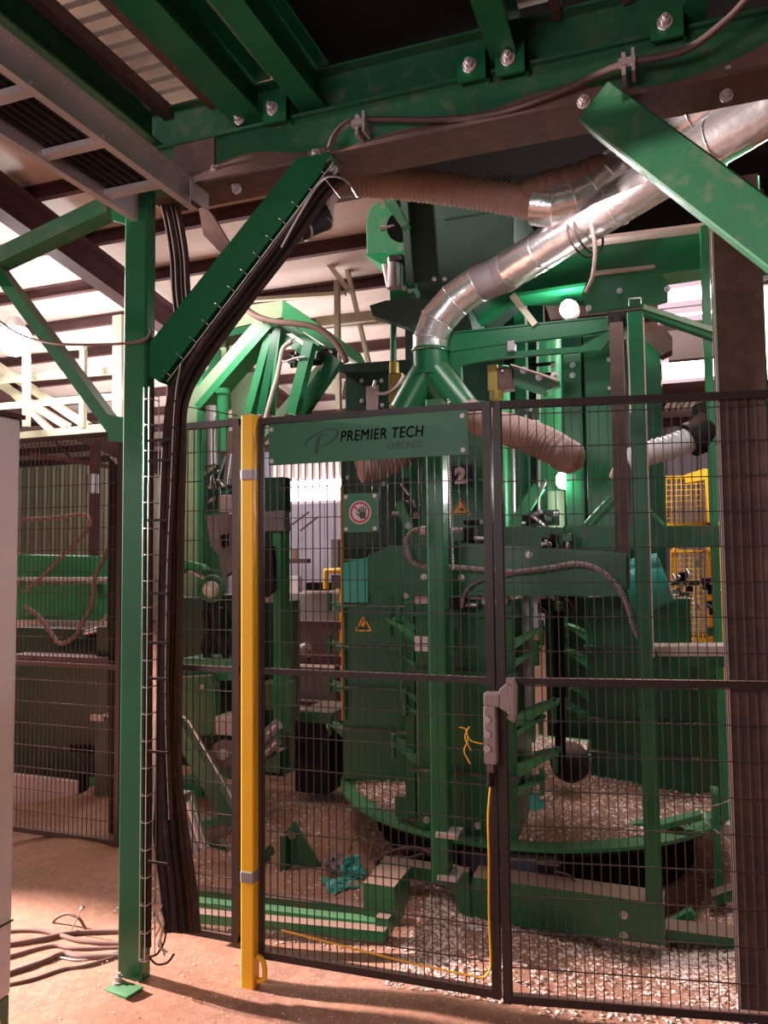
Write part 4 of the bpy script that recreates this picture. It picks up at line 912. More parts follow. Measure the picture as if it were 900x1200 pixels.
one('bent_hose', MB().tube(catmull([W(x, y, 3.9) for x, y in ((440, 446), (438, 455), (444, 461), (455, 460), (466, 452), (474, 440))]), .010, 7), 'steel', 'grey air hose bent in a U round the brass sleeve', 'hose')
# dark box left of the splitter
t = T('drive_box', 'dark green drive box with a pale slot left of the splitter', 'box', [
    ('body', MB().pb(405, 434, 462, 640, 4.25, .6), 'green_shaded', .005), ('lid', MB().ppoly([(394, 427), (478, 421), (482, 428), (466, 434), (398, 436)], 4.15, .8), 'green_shaded', .004),
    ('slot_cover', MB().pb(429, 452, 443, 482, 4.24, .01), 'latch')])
for x, y in ((424, 446), (424, 470), (447, 446), (448, 475), (408, 560), (450, 567)): bolt(t, W(x, y, 4.248), s=.8)
# middle column with number plate
t = T('lift_column', 'green middle column carrying the number plate and a yellow triangle', 'column', [
    ('left_plate', MB().pb(493, 470, 512, 640, 3.9, .2), 'green', .004), ('front_plate', MB().pb(526, 470, 568, 700, 3.7, .25), 'green', .004), ('round_post', MB().cyl(W(505, 700, 3.86), W(500, 470, 3.86), .04), 'green_dusty'),
    ('side_plate', MB().pb(568, 480, 578, 690, 3.72, .3), 'green_shaded'), ('left_web', MB().pb(480, 480, 494, 640, 4.1, .2), 'green')])
T('number_plate', 'navy number plate reading 2 on the middle column', 'plate', [('plate', MB().pb(527, 545, 553, 569, 3.690, .006), 'navy')])
p = W(533.5, 566, 3.688); textobj('numeral', '2', (p.x, 3.687, p.z), .105, 'white', bpy.data.objects['number_plate'], 0, .006)
triangle('yellow hand hazard triangle below the number plate', 540, 593, 12, 3.690)
# struts and small fittings round the column, left
T('link_strut', 'bright green link strut leaning beside the middle column', 'strut', [('bar', MB().pbarx((468, 588), (479, 616), 3.95, .05, .04), 'green_lit'), ('pin', MB().cyl(W(479, 616, 3.92), W(479, 616, 3.88), .02), 'steel'), ('rod', MB().cyl(W(470, 567, 3.9), W(480, 580, 3.9), .008), 'steel')])
T('valve_cluster', 'black valve with chrome fittings right of the middle post', 'valve', [
    ('body', MB().pb(543, 618, 556, 634, 3.45, .06), 'black', .005), ('cap', MB().pb(543, 609, 562, 615, 3.45, .08), 'black', .004), ('fitting', MB().cyl(W(530, 621, 3.44), W(543, 621, 3.44), .012), 'steel'), ('fitting', MB().cyl(W(556, 631, 3.44), W(578, 632, 3.44), .010), 'steel'), ('bracket', MB().pb(534, 634, 575, 651, 3.5, .08), 'green_shaded')])
T('conduit_box', 'small brass junction fitting where the steel conduit starts', 'fitting', [('body', MB().pb(499, 617, 506, 642, YA - .08, .03), 'brass', .004), ('nut', MB().cyl(W(494, 622, YA - .06), W(500, 622, YA - .06), .022, n=8), 'steel'), ('gland', MB().pb(500, 612, 512, 617, YA - .08, .05), 'green')])
# big cross beam at the top right
T('cross_beam', 'deep green cross beam under the silver duct, pale dust on its upper edge', 'beam', [
    ('web', MB().ppoly([(600, 292), (838, 262), (838, 309), (600, 345)], 4.15, .03), 'green'), ('upper_flange', MB().ppoly([(600, 289), (838, 259), (838, 263), (600, 293)], 4.06, .18), 'ledge'), ('lower_flange', MB().ppoly([(600, 344), (838, 308), (838, 312), (600, 348)], 4.06, .18), 'green')])
T('cross_beam', 'green beam behind the duct below the deep cross beam', 'beam', [('bar', MB().ppoly([(520, 358), (600, 330), (690, 330), (690, 352), (600, 352), (525, 400)], 4.3, .1), 'green')])
t = T('gusset_plate', 'green plate with cut corners hanging under the deep cross beam', 'plate', [
    ('plate', MB().ppoly([(690, 321), (767, 312), (783, 330), (783, 352), (770, 356), (688, 366), (682, 345)], 3.95, .03), 'green'), ('top_edge', MB().ppoly([(692, 318), (767, 310), (768, 313), (692, 322)], 3.92, .10), 'ledge')])
for x, y in ((726, 341), (782, 339), (690, 361)): bolt(t, W(x, y, 3.94), s=.9)
t = T('slotted_arm', 'green arm with a long slot reaching right from the splitter', 'arm', [
    ('upper_bar', MB().ppoly([(526, 391), (711, 372), (713, 386), (690, 391), (597, 402), (528, 412)], 3.66, .03), 'green'),
    ('lower_bar', MB().ppoly([(528, 409), (597, 402), (597, 412), (680, 406), (713, 388), (716, 396), (705, 410), (600, 418), (540, 428), (541, 446), (521, 446), (521, 392), (528, 391)], 3.665, .03), 'green'),
    ('upper_lip', MB().ppoly([(526, 389), (711, 370), (711, 373), (526, 392)], 3.66, .08), 'green'), ('end_plate', MB().ppoly([(711, 372), (737, 386), (737, 398), (716, 394)], 3.67, .02), 'steel')])
bolt(t, W(726, 388, 3.65), s=.85); bolt(t, W(720, 385, 3.65), s=.85)
T('slide_block', 'small grey slide block in the slot of the slotted arm', 'block', [('block', MB().pb(594, 399, 603, 411, 3.64, .05), 'tape', .004)])
T('cream_bar', 'pale cream bar slanting down behind the slotted arm', 'bar', [('bar', MB().pbarx((601, 347), (628, 382), 3.67, .03, .05), 'cream')])
T('upper_arm', 'pale topped green arm slanting from the right square post to the dark post', 'arm', [
    ('bar', MB().ppoly([(754, 360), (842, 389), (842, 399), (754, 368)], 3.7, .06), 'green'), ('top_face', MB().ppoly([(754, 356), (842, 385), (842, 391), (754, 362)], 3.69, .08), 'pale_green')])
one('cam_follower', MB().pb(712, 364, 752, 376, 3.6, .1).cyl(W(724, 372, 3.6), W(724, 384, 3.6), .03), 'black', 'black bearing block at the top of the right square post', 'bearing')
one('wire_hook', MB().tube([W(737, 358, 3.6), W(737, 350, 3.6), W(751, 349, 3.6), W(751, 356, 3.6)], .004, 5), 'steel', 'small square wire hook above the black bearing block', 'hook')
# columns at the right
t = T('bolted_column', 'narrow green column with a row of bolts right of the bright cylinder', 'column', [('plate', MB().pb(662, 415, 684, 640, 4.0, .2), 'green', .004)])
for x, y in ((648, 428), (671, 428), (671, 440), (648, 438), (672, 560)): bolt(t, W(x, y, 3.99), s=.9)
T('plate_column', 'wide green plate column in the right of the machine', 'column', [('plate', MB().pb(687, 392, 720, 645, 3.92, .25), 'green', .004), ('dark_gap', MB().pb(684, 395, 687, 640, 4.0, .2), 'dark'), ('web', MB().pb(716, 392, 738, 640, 3.96, .2), 'brown_dusty'), ('clip', MB().pb(711, 419, 715, 424, 3.9, .02), 'steel'), ('clip', MB().pb(712, 453, 717, 457, 3.9, .02), 'steel')])
T('plate_column', 'green column with dusty cap between the two right hand posts', 'column', [('plate', MB().pb(757, 392, 777, 640, 4.25, .2), 'green', .004), ('cap', MB().ppoly([(752, 390), (780, 386), (788, 395), (788, 410), (776, 416), (757, 396)], 4.2, .12), 'brown_dusty')])
T('air_cylinder', 'bright green vertical cylinder lit from behind', 'cylinder', [('barrel', MB().cyl(W(644, 650, 4.7), W(643, 395, 4.7), .075, n=24), 'green_lit'), ('tie_rod', MB().cyl(W(632, 640, 4.6), W(631, 440, 4.6), .012), 'steel'), ('end_cap', MB().cyl(W(643, 396, 4.7), W(643, 388, 4.7), .085, n=24), 'green')])
T('air_cylinder', 'bright green column left of the bright cylinder behind the gate frame', 'cylinder', [('barrel', MB().cyl(W(592, 645, 4.4), W(588, 430, 4.4), .045, n=20), 'green_lit'), ('stand', MB().cyl(W(599, 880, 4.4), W(592, 645, 4.4), .03, n=12), 'green'), ('rod', MB().cyl(W(603, 645, 4.35), W(601, 480, 4.35), .012), 'steel')])
T('brass_guide', 'brass sleeve block right of the splitter under the slotted arm', 'sleeve', [('body', MB().pb(571, 427, 583, 458, 3.72, .08), 'brass', .005), ('ring', MB().cyl(W(582, 458, 3.74), W(582, 468, 3.74), .035), 'brass'), ('clamp', MB().pb(583, 430, 600, 456, 3.72, .08), 'brown_dusty', .004)])
T('lever_arm', 'dusty green lever arm sloping down from the brass sleeve', 'lever', [('bar', MB().ppoly([(584, 428), (600, 430), (655, 446), (655, 452), (640, 458), (638, 463), (596, 448), (584, 452)], 3.75, .05), 'green_dusty'), ('top_edge', MB().pbarx((600, 429), (654, 446), 3.73, .006, .08), 'ledge')])
for x, y in ((590, 436), (614, 434), (632, 442), (650, 440)): bolt(bpy.data.objects['lever_arm'], W(x, y, 3.74), s=1.1)
T('tie_bars', 'two dark horizontal tie bars beside the bolted column', 'bar', [('bar', MB().pb(620, 425, 650, 428, 3.98, .02), 'dark'), ('bar', MB().pb(625, 437, 650, 440, 3.98, .02), 'dark')])
rz = random.Random(21)
def fittings(label, x0, y0, x1, y1, Y, n, seed, plate=True):
    """cluster of valves, elbows and unions packed together"""
    r = random.Random(seed); t = thing('valve_bank', label, 'valves'); 
    obj('back_plate' if plate else 'carrier', MB().pb(x0, y0, x1, y1, Y + .08, .02) if plate else MB().pb(x0, (y0 + y1) / 2 - 3, x1, (y0 + y1) / 2 + 3, Y + .06, .03), 'green_shaded', t)
    for i in range(n):
        x, y = r.uniform(x0 + 2, x1 - 2), r.uniform(y0 + 2, y1 - 2); k = r.random(); p = W(x, y, Y); w = r.uniform(.012, .03)
        if k < .4: obj('valve', MB().box(p - Vector((w, 0, w * .8)), p + Vector((w, .06, w * .8))), r.choice(['black', 'black', 'green', 'steel']), t, .003)
        elif k < .7: q = p + Vector((r.uniform(-.06, .06), 0, r.uniform(-.06, .06))); obj('union', MB().cyl(p, q, .010, n=8), 'steel', t)
        else: q = p + Vector((r.uniform(-.05, .05), -.02, r.uniform(-.12, .05))); obj('air_line', MB().tube(catmull([p, (p + q) / 2 + Vector((.02, -.03, 0)), q]), .005, 6), r.choice(['cable', 'steel']), t)
    return t
fittings('cluster of black valves left of the bright cylinder', 606, 470, 632, 535, 4.3, 16, 2)
fittings('cluster of small valves under the middle of the cross beam at right', 604, 598, 655, 616, 3.9, 9, 3)
fittings('row of fittings on the beam above the right chute', 640, 625, 672, 645, 3.55, 10, 4)
fittings('dark fittings under the right end of the cross arm', 630, 696, 672, 716, 3.6, 12, 5)
fittings('chrome fittings beside the yellow cage', 786, 650, 820, 716, 4.4, 16, 6, False)
fittings('dark valves on the yellow cage post', 824, 600, 842, 760, 4.6, 16, 7, False)
fittings('small fittings left of the middle column', 466, 560, 494, 612, 4.05, 10, 8)
T('link_strut', 'bright green strut leaning right above the cross arm', 'strut', [('bar', MB().pbarx((603, 616), (632, 570), 4.0, .06, .05), 'green_lit'), ('rod', MB().cyl(W(628, 586, 3.9), W(640, 562, 3.9), .008), 'steel')])
T('white_sleeve', 'pale cylinder sleeve below the round lamp', 'sleeve', [('sleeve', MB().cyl(W(652, 640, 4.4), W(652, 576, 4.4), .05), 'pale_green')])
T('diagonal_rod', 'thin green rod slanting across the wide plate column', 'rod', [('rod', MB().cyl(W(686, 614, 3.8), W(715, 583, 3.8), .010), 'green_lit'), ('hook', MB().tube([W(716, 560, 3.8), W(720, 550, 3.8), W(724, 545, 3.8)], .012, 6), 'ledge')])
T('diagonal_rod', 'thin green rod slanting down right beside the right square post', 'rod', [('rod', MB().cyl(W(760, 598, 3.8), W(779, 617, 3.8), .010), 'green_lit')])
# round work lamps inside the machine
for (x, y, Y, lb) in ((666, 360, 4.1, 'round glowing lamp under the deep cross beam'), (661, 562, 4.1, 'round glowing lamp below the lower brown hose end')):
    t = thing('work_lamp', lb, 'lamp'); c = W(x, y, Y)
    obj('bulb', MB().ball(c, .040, 16, 10), 'bulb', t); obj('housing', MB().cyl(c + Vector((0, .03, 0)), c + Vector((0, .09, 0)), .05), 'white', t)
    lamp('work_lamp_light', 'POINT', c + Vector((0, -.09, -.03)), 10, (1, .95, .93), None, shadow_soft_size=.05)
# machine interior behind: dark panels added to keep the recess dark, and uprights
T('machine_backing', 'dark green panel added deep inside the machine to darken the recess behind the middle column', 'panel', [('panel', MB().pb(476, 300, 590, 700, 5.3, .06), 'green_shaded'), ('panel', MB().pb(590, 330, 640, 700, 5.5, .06), 'green_shaded'), ('panel', MB().pb(655, 380, 735, 700, 5.3, .06), 'green_shaded')])
T('machine_backing', 'dark green panel added deep inside the machine to darken the recess behind the right chute', 'panel', [('panel', MB().pb(735, 560, 785, 900, 5.4, .06), 'green_shaded'), ('panel', MB().pb(640, 700, 735, 880, 5.6, .06), 'green_shaded')])
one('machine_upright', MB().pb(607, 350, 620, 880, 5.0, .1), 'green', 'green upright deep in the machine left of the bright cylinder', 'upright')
one('machine_upright', MB().pb(833, 262, 842, 960, 3.9, .12).box((W(833, 900, 3.9).x, 3.9, 0), (W(842, 900, 3.9).x, 4.02, .5)), 'green_lit', 'bright edged green upright just left of the broad dark post', 'upright')
one('pale_pipe', MB().cyl(W(877, 168, 4.6), W(902, 330, 4.6), .04), 'latch', 'pale dusty pipe leaning near the top right edge', 'pipe')
one('machine_beam', MB().pb(868, 305, 960, 314, 4.0, .08), 'green', 'short green beam crossing right of the broad dark post', 'beam')
one('grey_board', MB().pb(783, 385, 838, 420, 7.5, .1).box((W(848, 400, 7.5).x, 7.5, -.02), (W(856, 400, 7.5).x, 7.6, W(848, 386, 7.5).z)).pb(836, 398, 852, 404, 7.5, .1), 'drum', 'grey blank panel below the bright skylight strips at right', 'panel')
b = MB(); b.pb(776, 447, 850, 462, 7.0, .3); one('roller_beam', b, 'purlin', 'rust brown beam under the bright strip at right', 'beam')
t = thing('roller_conveyor', 'rack of short pale diagonal slats under the rust brown beam', 'rack')
for i in range(9): obj('slat', MB().pbarx((780 + i * 7, 480), (789 + i * 7, 464), 6.6, .03, .05), 'ledge', t)
one('chute_plate', MB().ppoly([(790, 520), (806, 500), (830, 462), (842, 462), (842, 500), (812, 512)], 5.75, .1), 'pale_green', 'pale tilted plate behind the black elbow', 'plate')

# ---------------------------------------------------------------- yellow mesh cage
def cage(label, x0, y0, x1, y1, Y, nx, ny):
    t = thing('yellow_cage', label, 'cage', 'yellow guard cages')
    obj('frame', MB().pb(x0, y0, x1, y0 + 4, Y, .04).pb(x0, y1 - 4, x1, y1, Y, .04).pb(x1 - 6, y0, x1, y1, Y, .04), 'yellow', t)
    b = MB()
    for i in range(nx): x = x0 + (x1 - x0) * i / nx; b.pbar((x, y0), (x, y1), Y, .006, .006)
    for j in range(ny): y = y0 + (y1 - y0) * (j + .5) / ny; b.pb(x0, y, x1, y + .9, Y, .006)
    o = obj('mesh', b, 'yellow', t); o['kind'] = 'stuff'
def legs(t, x0, x1, y, Y, w=.05, mat='purlin', nm='leg'):
    for x in (x0, x1):
        p = W(x, y, Y); obj(nm, MB().box((p.x - w/2, Y + .02, -.02), (p.x + w/2, Y + .02 + w, p.z)), mat, t)
cage('upper yellow mesh cage beyond the right posts', 781, 557, 833, 616, 5.8, 9, 9)
cage('lower yellow mesh cage beyond the right posts', 786, 644, 840, 752, 5.8, 10, 17)
T('cage_post', 'yellow cage post beside the broad dark post, thick top', 'post', [('bracket', MB().ppoly([(803, 556), (826, 549), (838, 551), (838, 612), (830, 612), (826, 562), (803, 566)], 5.6, .08), 'yellow'), ('tube', MB().beam(W(841, 612, 5.6), W(848, 912, 5.6), .06, .06, (0, 1, 0)), 'yellow'), ('joint', MB().pb(840, 846, 852, 853, 5.57, .05), 'steel')])
T('floor_bar', 'yellow foot bar of the cage on the pale floor', 'bar', [('bar', MB().pb(818, 903, 856, 912, 5.6, .05), 'yellow')])
# ================================================================ LEFT MACHINE (BAG PLACER)
T('placer_column', 'tall pale column with a bright green edge between post and gate', 'column', [
    ('face', MB().ppoly([(208, 405), (231, 402), (232, 660), (232, 915), (208, 915)], 4.6, .2), 'pale_green'), ('green_edge', MB().ppoly([(231, 400), (237, 400), (237, 776), (231, 776)], 4.58, .25), 'green_lit'), ('shadow_side', MB().ppoly([(196, 520), (208, 520), (208, 780), (196, 780)], 4.7, .2), 'green_shaded')])
T('tilted_hood', 'pale green hood plate sloping over the left machine', 'hood', [
    ('face', MB().ppoly([(230, 388), (262, 362), (332, 352), (330, 372), (300, 378), (240, 392)], 4.9, .05), 'pale_green'), ('side', MB().ppoly([(331, 351), (398, 398), (408, 418), (392, 412), (331, 373)], 4.88, .4), 'green_lit'), ('under', MB().ppoly([(236, 392), (330, 374), (330, 381), (240, 400)], 4.88, .2), 'green')])
T('grey_pipe', 'pale grey horizontal pipe under the sloping hood', 'pipe', [('pipe', MB().cyl(W(236, 397, 5.1), W(306, 388, 5.1), .03), 'steel'), ('pale_post', MB().pb(258, 396, 265, 430, 5.1, .05), 'pale_green'), ('round_tank', MB().cyl(W(262, 480, 5.3), W(262, 455, 5.3), .06), 'green_lit')])
T('sloping_strut', 'broad pale green strut rising right from the column to the hood', 'strut', [('bar', MB().pbarx((232, 472), (312, 380), 4.45, .105, .10), 'pale_green'), ('green_face', MB().pbarx((238, 480), (322, 384), 4.47, .05, .16), 'green_lit')])
for k, (a, b_, w, mt, lb) in enumerate((((293, 484), (318, 392), .055, 'green_lit', 'first bright green bar fanning down from the hood'), ((308, 486), (327, 386), .055, 'green', 'second green bar fanning down from the hood'), ((343, 486), (364, 402), .07, 'green_lit', 'fourth bright green bar fanning down from the hood'), ((318, 486), (330, 388), .02, 'green_lit', 'thin third bar fanning down from the hood'))):
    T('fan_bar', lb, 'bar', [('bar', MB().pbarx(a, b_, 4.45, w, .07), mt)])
T('fan_bar', 'dark green bar leaning right behind the fanned bars', 'bar', [('bar', MB().pbarx((352, 484), (395, 420), 4.6, .10, .06), 'green'), ('top_bar', MB().pbarx((334, 380), (375, 408), 4.5, .045, .06), 'green_lit'), ('mid_bar', MB().pbarx((328, 392), (356, 412), 4.5, .05, .06), 'green_lit')])
T('pale_bar', 'pale bar rising right behind the fanned bars', 'bar', [('bar', MB().pbarx((300, 520), (385, 424), 4.9, .07, .06), 'pale_green')])
T('triangle_plate', 'olive triangular gusset below the sloping strut', 'gusset', [('plate', MB().ppoly([(268, 440), (312, 434), (300, 484), (296, 700), (276, 700), (272, 486)], 5.2, .03), 'pale_green')])
one('draped_cable', MB().tube(catmull([W(x, y, 4.3) for x, y in ((262, 338), (280, 355), (300, 370), (322, 377), (345, 379), (370, 384), (390, 398), (400, 412), (406, 424))]), .020, 8), 'hose', 'thick dusty cable draped over the hood towards the dark box', 'cable')
one('knotted_cable', MB().tube(catmull([W(x, y, 4.4) for x, y in ((342, 400), (332, 408), (328, 425), (324, 445), (318, 465), (313, 484), (306, 510), (303, 540))]), .016, 7), 'ledge', 'pale twisted cable hanging from the hood behind the fan bars', 'cable')
one('thin_loops', MB().tube(catmull([W(x, y, 4.4) for x, y in ((345, 396), (336, 402), (330, 414), (332, 424), (345, 420), (358, 418))]), .007, 6).tube(catmull([W(x, y, 4.4) for x, y in ((230, 418), (236, 424), (243, 428), (240, 434), (232, 432))]), .007, 6), 'white', 'thin white air lines looped beside the fanned bars', 'hose')
fittings('row of black fittings along the end of the fan frame', 340, 410, 394, 428, 4.55, 18, 12)
# gripper head under the hood
T('gripper_cylinder', 'pale vertical cylinder in the gripper head', 'cylinder', [('barrel', MB().cyl(W(249, 545, 4.3), W(248, 476, 4.3), .036), 'steel')])
T('gripper_cylinder', 'bright green vertical cylinder in the gripper head', 'cylinder', [('barrel', MB().cyl(W(262, 530, 4.35), W(261, 458, 4.35), .036), 'green_lit'), ('cap', MB().cyl(W(261, 462, 4.35), W(261, 456, 4.35), .045), 'green_lit')])
T('gripper_cylinder', 'tilted steel cylinder in the gripper head beside the yellow post', 'cylinder', [('barrel', MB().cyl(W(267, 568, 4.1), W(272, 532, 4.1), .032), 'steel'), ('rod', MB().cyl(W(256, 560, 4.1), W(265, 534, 4.1), .006), 'steel'), ('head', MB().ppoly([(266, 532), (268, 505), (276, 505), (278, 532)], 4.15, .05), 'hose')])
fittings('black valve and hose cluster of the gripper head', 240, 545, 282, 600, 4.4, 26, 13)
T('gripper_jaw', 'grey steel gripper frame with dark slots beside the yellow post', 'frame', [
    ('upper_block', MB().pb(256, 580, 271, 600, 4.2, .1), 'latch', .004), ('web', MB().ppoly([(240, 604), (275, 602), (277, 640), (272, 670), (262, 676), (256, 650), (247, 640), (244, 620)], 4.3, .06), 'drum'), ('slot', MB().ppoly([(257, 628), (267, 625), (267, 640), (261, 642)], 4.29, .02), 'dark'), ('side_block', MB().pb(273, 595, 278, 617, 4.2, .05), 'white'), ('side_arm', MB().ppoly([(303, 600), (332, 598), (334, 622), (305, 622)], 4.3, .08), 'drum'), ('lower_jaw', MB().pb(303, 692, 320, 706, 4.3, .08), 'latch'), ('green_guard', MB().pb(302, 560, 332, 600, 4.4, .1), 'green_shaded')])
T('hand_lever', 'bright green bent lever pointing left at the gripper', 'lever', [('arm', MB().pbarx((190, 678), (222, 662), 4.0, .055, .06), 'green_lit'), ('tip', MB().ppoly([(216, 657), (236, 662), (240, 667), (220, 668)], 3.98, .06), 'green_lit'), ('rod', MB().cyl(W(202, 655, 4.0), W(240, 678, 4.0), .012), 'steel')])
t = T('round_lamp', 'round hooded lamp with glass lens in a green ring left of the yellow post', 'lamp', [
    ('ring', MB().ring(W(249, 690, 3.95), (0, 1, 0), .073, .012, 28, 8), 'green'), ('housing', MB().cyl(W(249, 690, 3.97), W(252, 688, 4.12), .075, .06), 'green_shaded'), ('lens', MB().ball(W(248, 691, 3.99), .060, 16, 10), 'lens')])
for k, pts in enumerate((((240, 715), (244, 740), (240, 760), (250, 780)), ((258, 712), (252, 738), (262, 760), (268, 785)), ((268, 708), (276, 730), (270, 755), (278, 775)), ((248, 712), (256, 730), (246, 752), (240, 778)))):
    one('black_hose', MB().tube(catmull([W(x, y, 4.1) for x, y in pts]), .022, 8), 'black', ['black hose looping below the round lamp, far left of four', 'black hose looping below the round lamp, third from left', 'black hose looping below the round lamp, beside the yellow post', 'black hose looping below the round lamp, second from left'][k], 'hose', 'black hoses below the round lamp')
T('placer_machine', 'dark green body of the left machine behind the narrow fence panel', 'body', [
    ('box', MB().pb(190, 700, 238, 900, 4.4, .5), 'green_shaded', .005), ('back', MB().pb(236, 705, 330, 905, 5.0, .3), 'green_shaded'), ('top_block', MB().ppoly([(210, 772), (278, 774), (278, 798), (252, 798), (208, 786)], 4.0, .25), 'green_lit', .004), ('right_plate', MB().ppoly([(200, 794), (244, 792), (252, 806), (254, 862), (205, 862)], 3.9, .06), 'green', .004), ('cross_rail', MB().pb(300, 802, 330, 832, 4.6, .2), 'green')])
bolt(bpy.data.objects['placer_machine'], W(237, 805, 3.89), s=.9)
T('gate_pillar', 'bright green upright just right of the yellow post', 'pillar', [('bar', MB().pb(320, 625, 329, 905, 4.3, .12), 'green_lit'), ('guide', MB().ppoly([(303, 640), (318, 640), (322, 690), (310, 700), (303, 690)], 4.25, .05), 'black')])
T('diagonal_boom', 'dark green diagonal boom sloping down to the yellow post', 'boom', [('bar', MB().pbarx((208, 846), (276, 962), 3.5, .085, .08), 'green_dusty'), ('edge', MB().pbarx((222, 846), (274, 938), 3.46, .006, .01), 'steel'), ('head', MB().tube(catmull([W(200, 848, 3.48), W(212, 840, 3.48), W(222, 846, 3.48)]), .008, 6), 'steel')])
T('round_motor', 'round grey motor with white box behind the diagonal boom', 'motor', [('drum', MB().cyl(W(263, 883, 3.75), W(263, 883, 3.95), .075, n=22), 'hose'), ('end_cap', MB().cyl(W(261, 884, 3.72), W(261, 884, 3.75), .03), 'steel'), ('white_box', MB().pb(252, 840, 276, 862, 3.9, .15), 'ledge', .005), ('bracket', MB().pb(244, 895, 276, 912, 3.95, .1), 'green')])
T('twin_cylinder', 'pair of bright steel rods slanting beside the cable bundle', 'cylinder', [('barrel', MB().cyl(W(208, 938, 3.3), W(228, 1000, 3.3), .032), 'steel'), ('barrel', MB().cyl(W(220, 930, 3.32), W(238, 992, 3.32), .030), 'steel'), ('end_block', MB().pb(204, 930, 216, 940, 3.25, .06), 'steel')])
T('steel_fingers', 'bright steel pusher rods just right of the yellow post', 'rod', [('rod', MB().cyl(W(302, 872, 4.0), W(326, 848, 4.0), .035), 'steel'), ('rod', MB().cyl(W(303, 890, 4.0), W(326, 868, 4.0), .03), 'steel'), ('block', MB().pb(304, 880, 328, 905, 4.05, .1), 'green')])
T('floor_bracket', 'green bracket with cut-out on the floor beside the yellow post', 'bracket', [('plate', MB().ppoly([(243, 990), (256, 985), (270, 1000), (276, 1030), (262, 1030), (243, 1024)], 3.6, .04), 'green'), ('bright_tip', MB().ppoly([(236, 962), (256, 958), (264, 968), (240, 970)], 3.7, .06), 'green_lit'), ('side', MB().pb(214, 912, 236, 950, 4.0, .1), 'green_lit')])
one('roller', MB().cyl(W(246, 980, 3.5), W(276, 966, 3.5), .035), 'drum', 'dusty dark roller under the tip of the diagonal boom', 'roller')
one('hydraulic_drum', MB().cyl(W(306, 1005, 3.6), W(316, 1005, 3.6), .06), 'green', 'small green drum end behind the right edge of the yellow post', 'drum')
# far left machine behind the fence: chute boxes, frame, skirts
T('bag_magazine', 'bright green magazine trough behind the left fence panel', 'trough', [
    ('upper_tray', MB().ppoly([(20, 650), (108, 652), (108, 678), (20, 677)], 5.0, .3), 'green_lit'), ('lower_tray', MB().ppoly([(20, 688), (112, 684), (122, 728), (20, 728)], 4.8, .3), 'green_lit'), ('tray_lip', MB().pb(20, 728, 124, 735, 4.7, .5), 'ledge'), ('rail', MB().pb(20, 677, 124, 681, 4.75, .1), 'galv')])
T('magazine_frame', 'dark machine frame under the bright green trough', 'frame', [
    ('cross_member', MB().pb(10, 770, 142, 780, 4.1, .15), 'purlin'), ('skirt', MB().pb(10, 737, 142, 912, 4.4, .2), 'green_shaded'), ('upright', MB().pb(110, 840, 134, 1016, 3.75, .12), 'green_shaded', .004), ('bright_leg', MB().pb(96, 915, 113, 980, 4.0, .08), 'green_lit'), ('dark_leg', MB().pb(92, 905, 97, 985, 3.9, .05), 'dark'), ('slope', MB().ppoly([(-10, 1010), (96, 950), (100, 972), (-10, 1040)], 3.62, .08), 'green_shaded'), ('label', MB().pb(106, 838, 121, 845, 3.74, .01), 'latch'), ('slot', MB().pb(82, 874, 112, 882, 4.1, .05), 'dark'), ('side_skirt', MB().pb(112, 735, 142, 940, 4.2, .1).pb(126, 670, 142, 740, 4.2, .1), 'green_shaded')])
T('wire_gripper', 'grey linkage rods at the end of the bright green trough', 'linkage', [('rod', MB().cyl(W(118, 730, 4.3), W(142, 702, 4.3), .010), 'ledge'), ('rod', MB().cyl(W(118, 730, 4.3), W(140, 742, 4.3), .010), 'ledge'), ('block', MB().pb(100, 735, 122, 752, 4.4, .1), 'drum', .01), ('knuckle', MB().cyl(W(100, 742, 4.3), W(116, 738, 4.3), .02), 'steel')])
one('slack_hose', MB().tube(catmull([W(x, y, 3.9) for x, y in ((25, 609), (60, 607), (95, 603), (104, 608), (103, 620), (80, 645), (50, 675), (28, 695))]), .012, 8), 'hose', 'slack brown hose hooked over behind the left fence, upper loop', 'hose')
one('slack_hose', MB().tube(catmull([W(x, y, 3.9) for x, y in ((28, 710), (45, 722), (60, 742), (70, 754), (85, 748), (98, 728), (108, 705), (112, 675), (125, 648), (134, 635))]), .014, 8), 'hose', 'slack brown hose hanging in a V behind the left fence, with coupling', 'hose')
one('hose_coupling', MB().cyl(W(132, 636, 3.88), W(140, 606, 3.88), .028, .02), 'latch', 'grey hose coupling with red lever beside the left post', 'coupling')
one('lit_floor_board', MB().pb(0, 912, 93, 975, 3.95, .04), 'ledge', 'sandy board standing in for the lit floor behind the left machine frame', 'board')  # pale board in place of the far lit floor, light in its colour
T('left_upright', 'dusty upright bar behind the left fence panel', 'upright', [('bar', MB().pb(104, 520, 111, 680, 5.2, .06), 'purlin'), ('top_bar', MB().ppoly([(34, 530), (126, 544), (126, 549), (34, 535)], 4.2, .04), 'purlin'), ('canister', MB().cyl(W(108, 578, 5.0), W(108, 556, 5.0), .05), 'steel')])
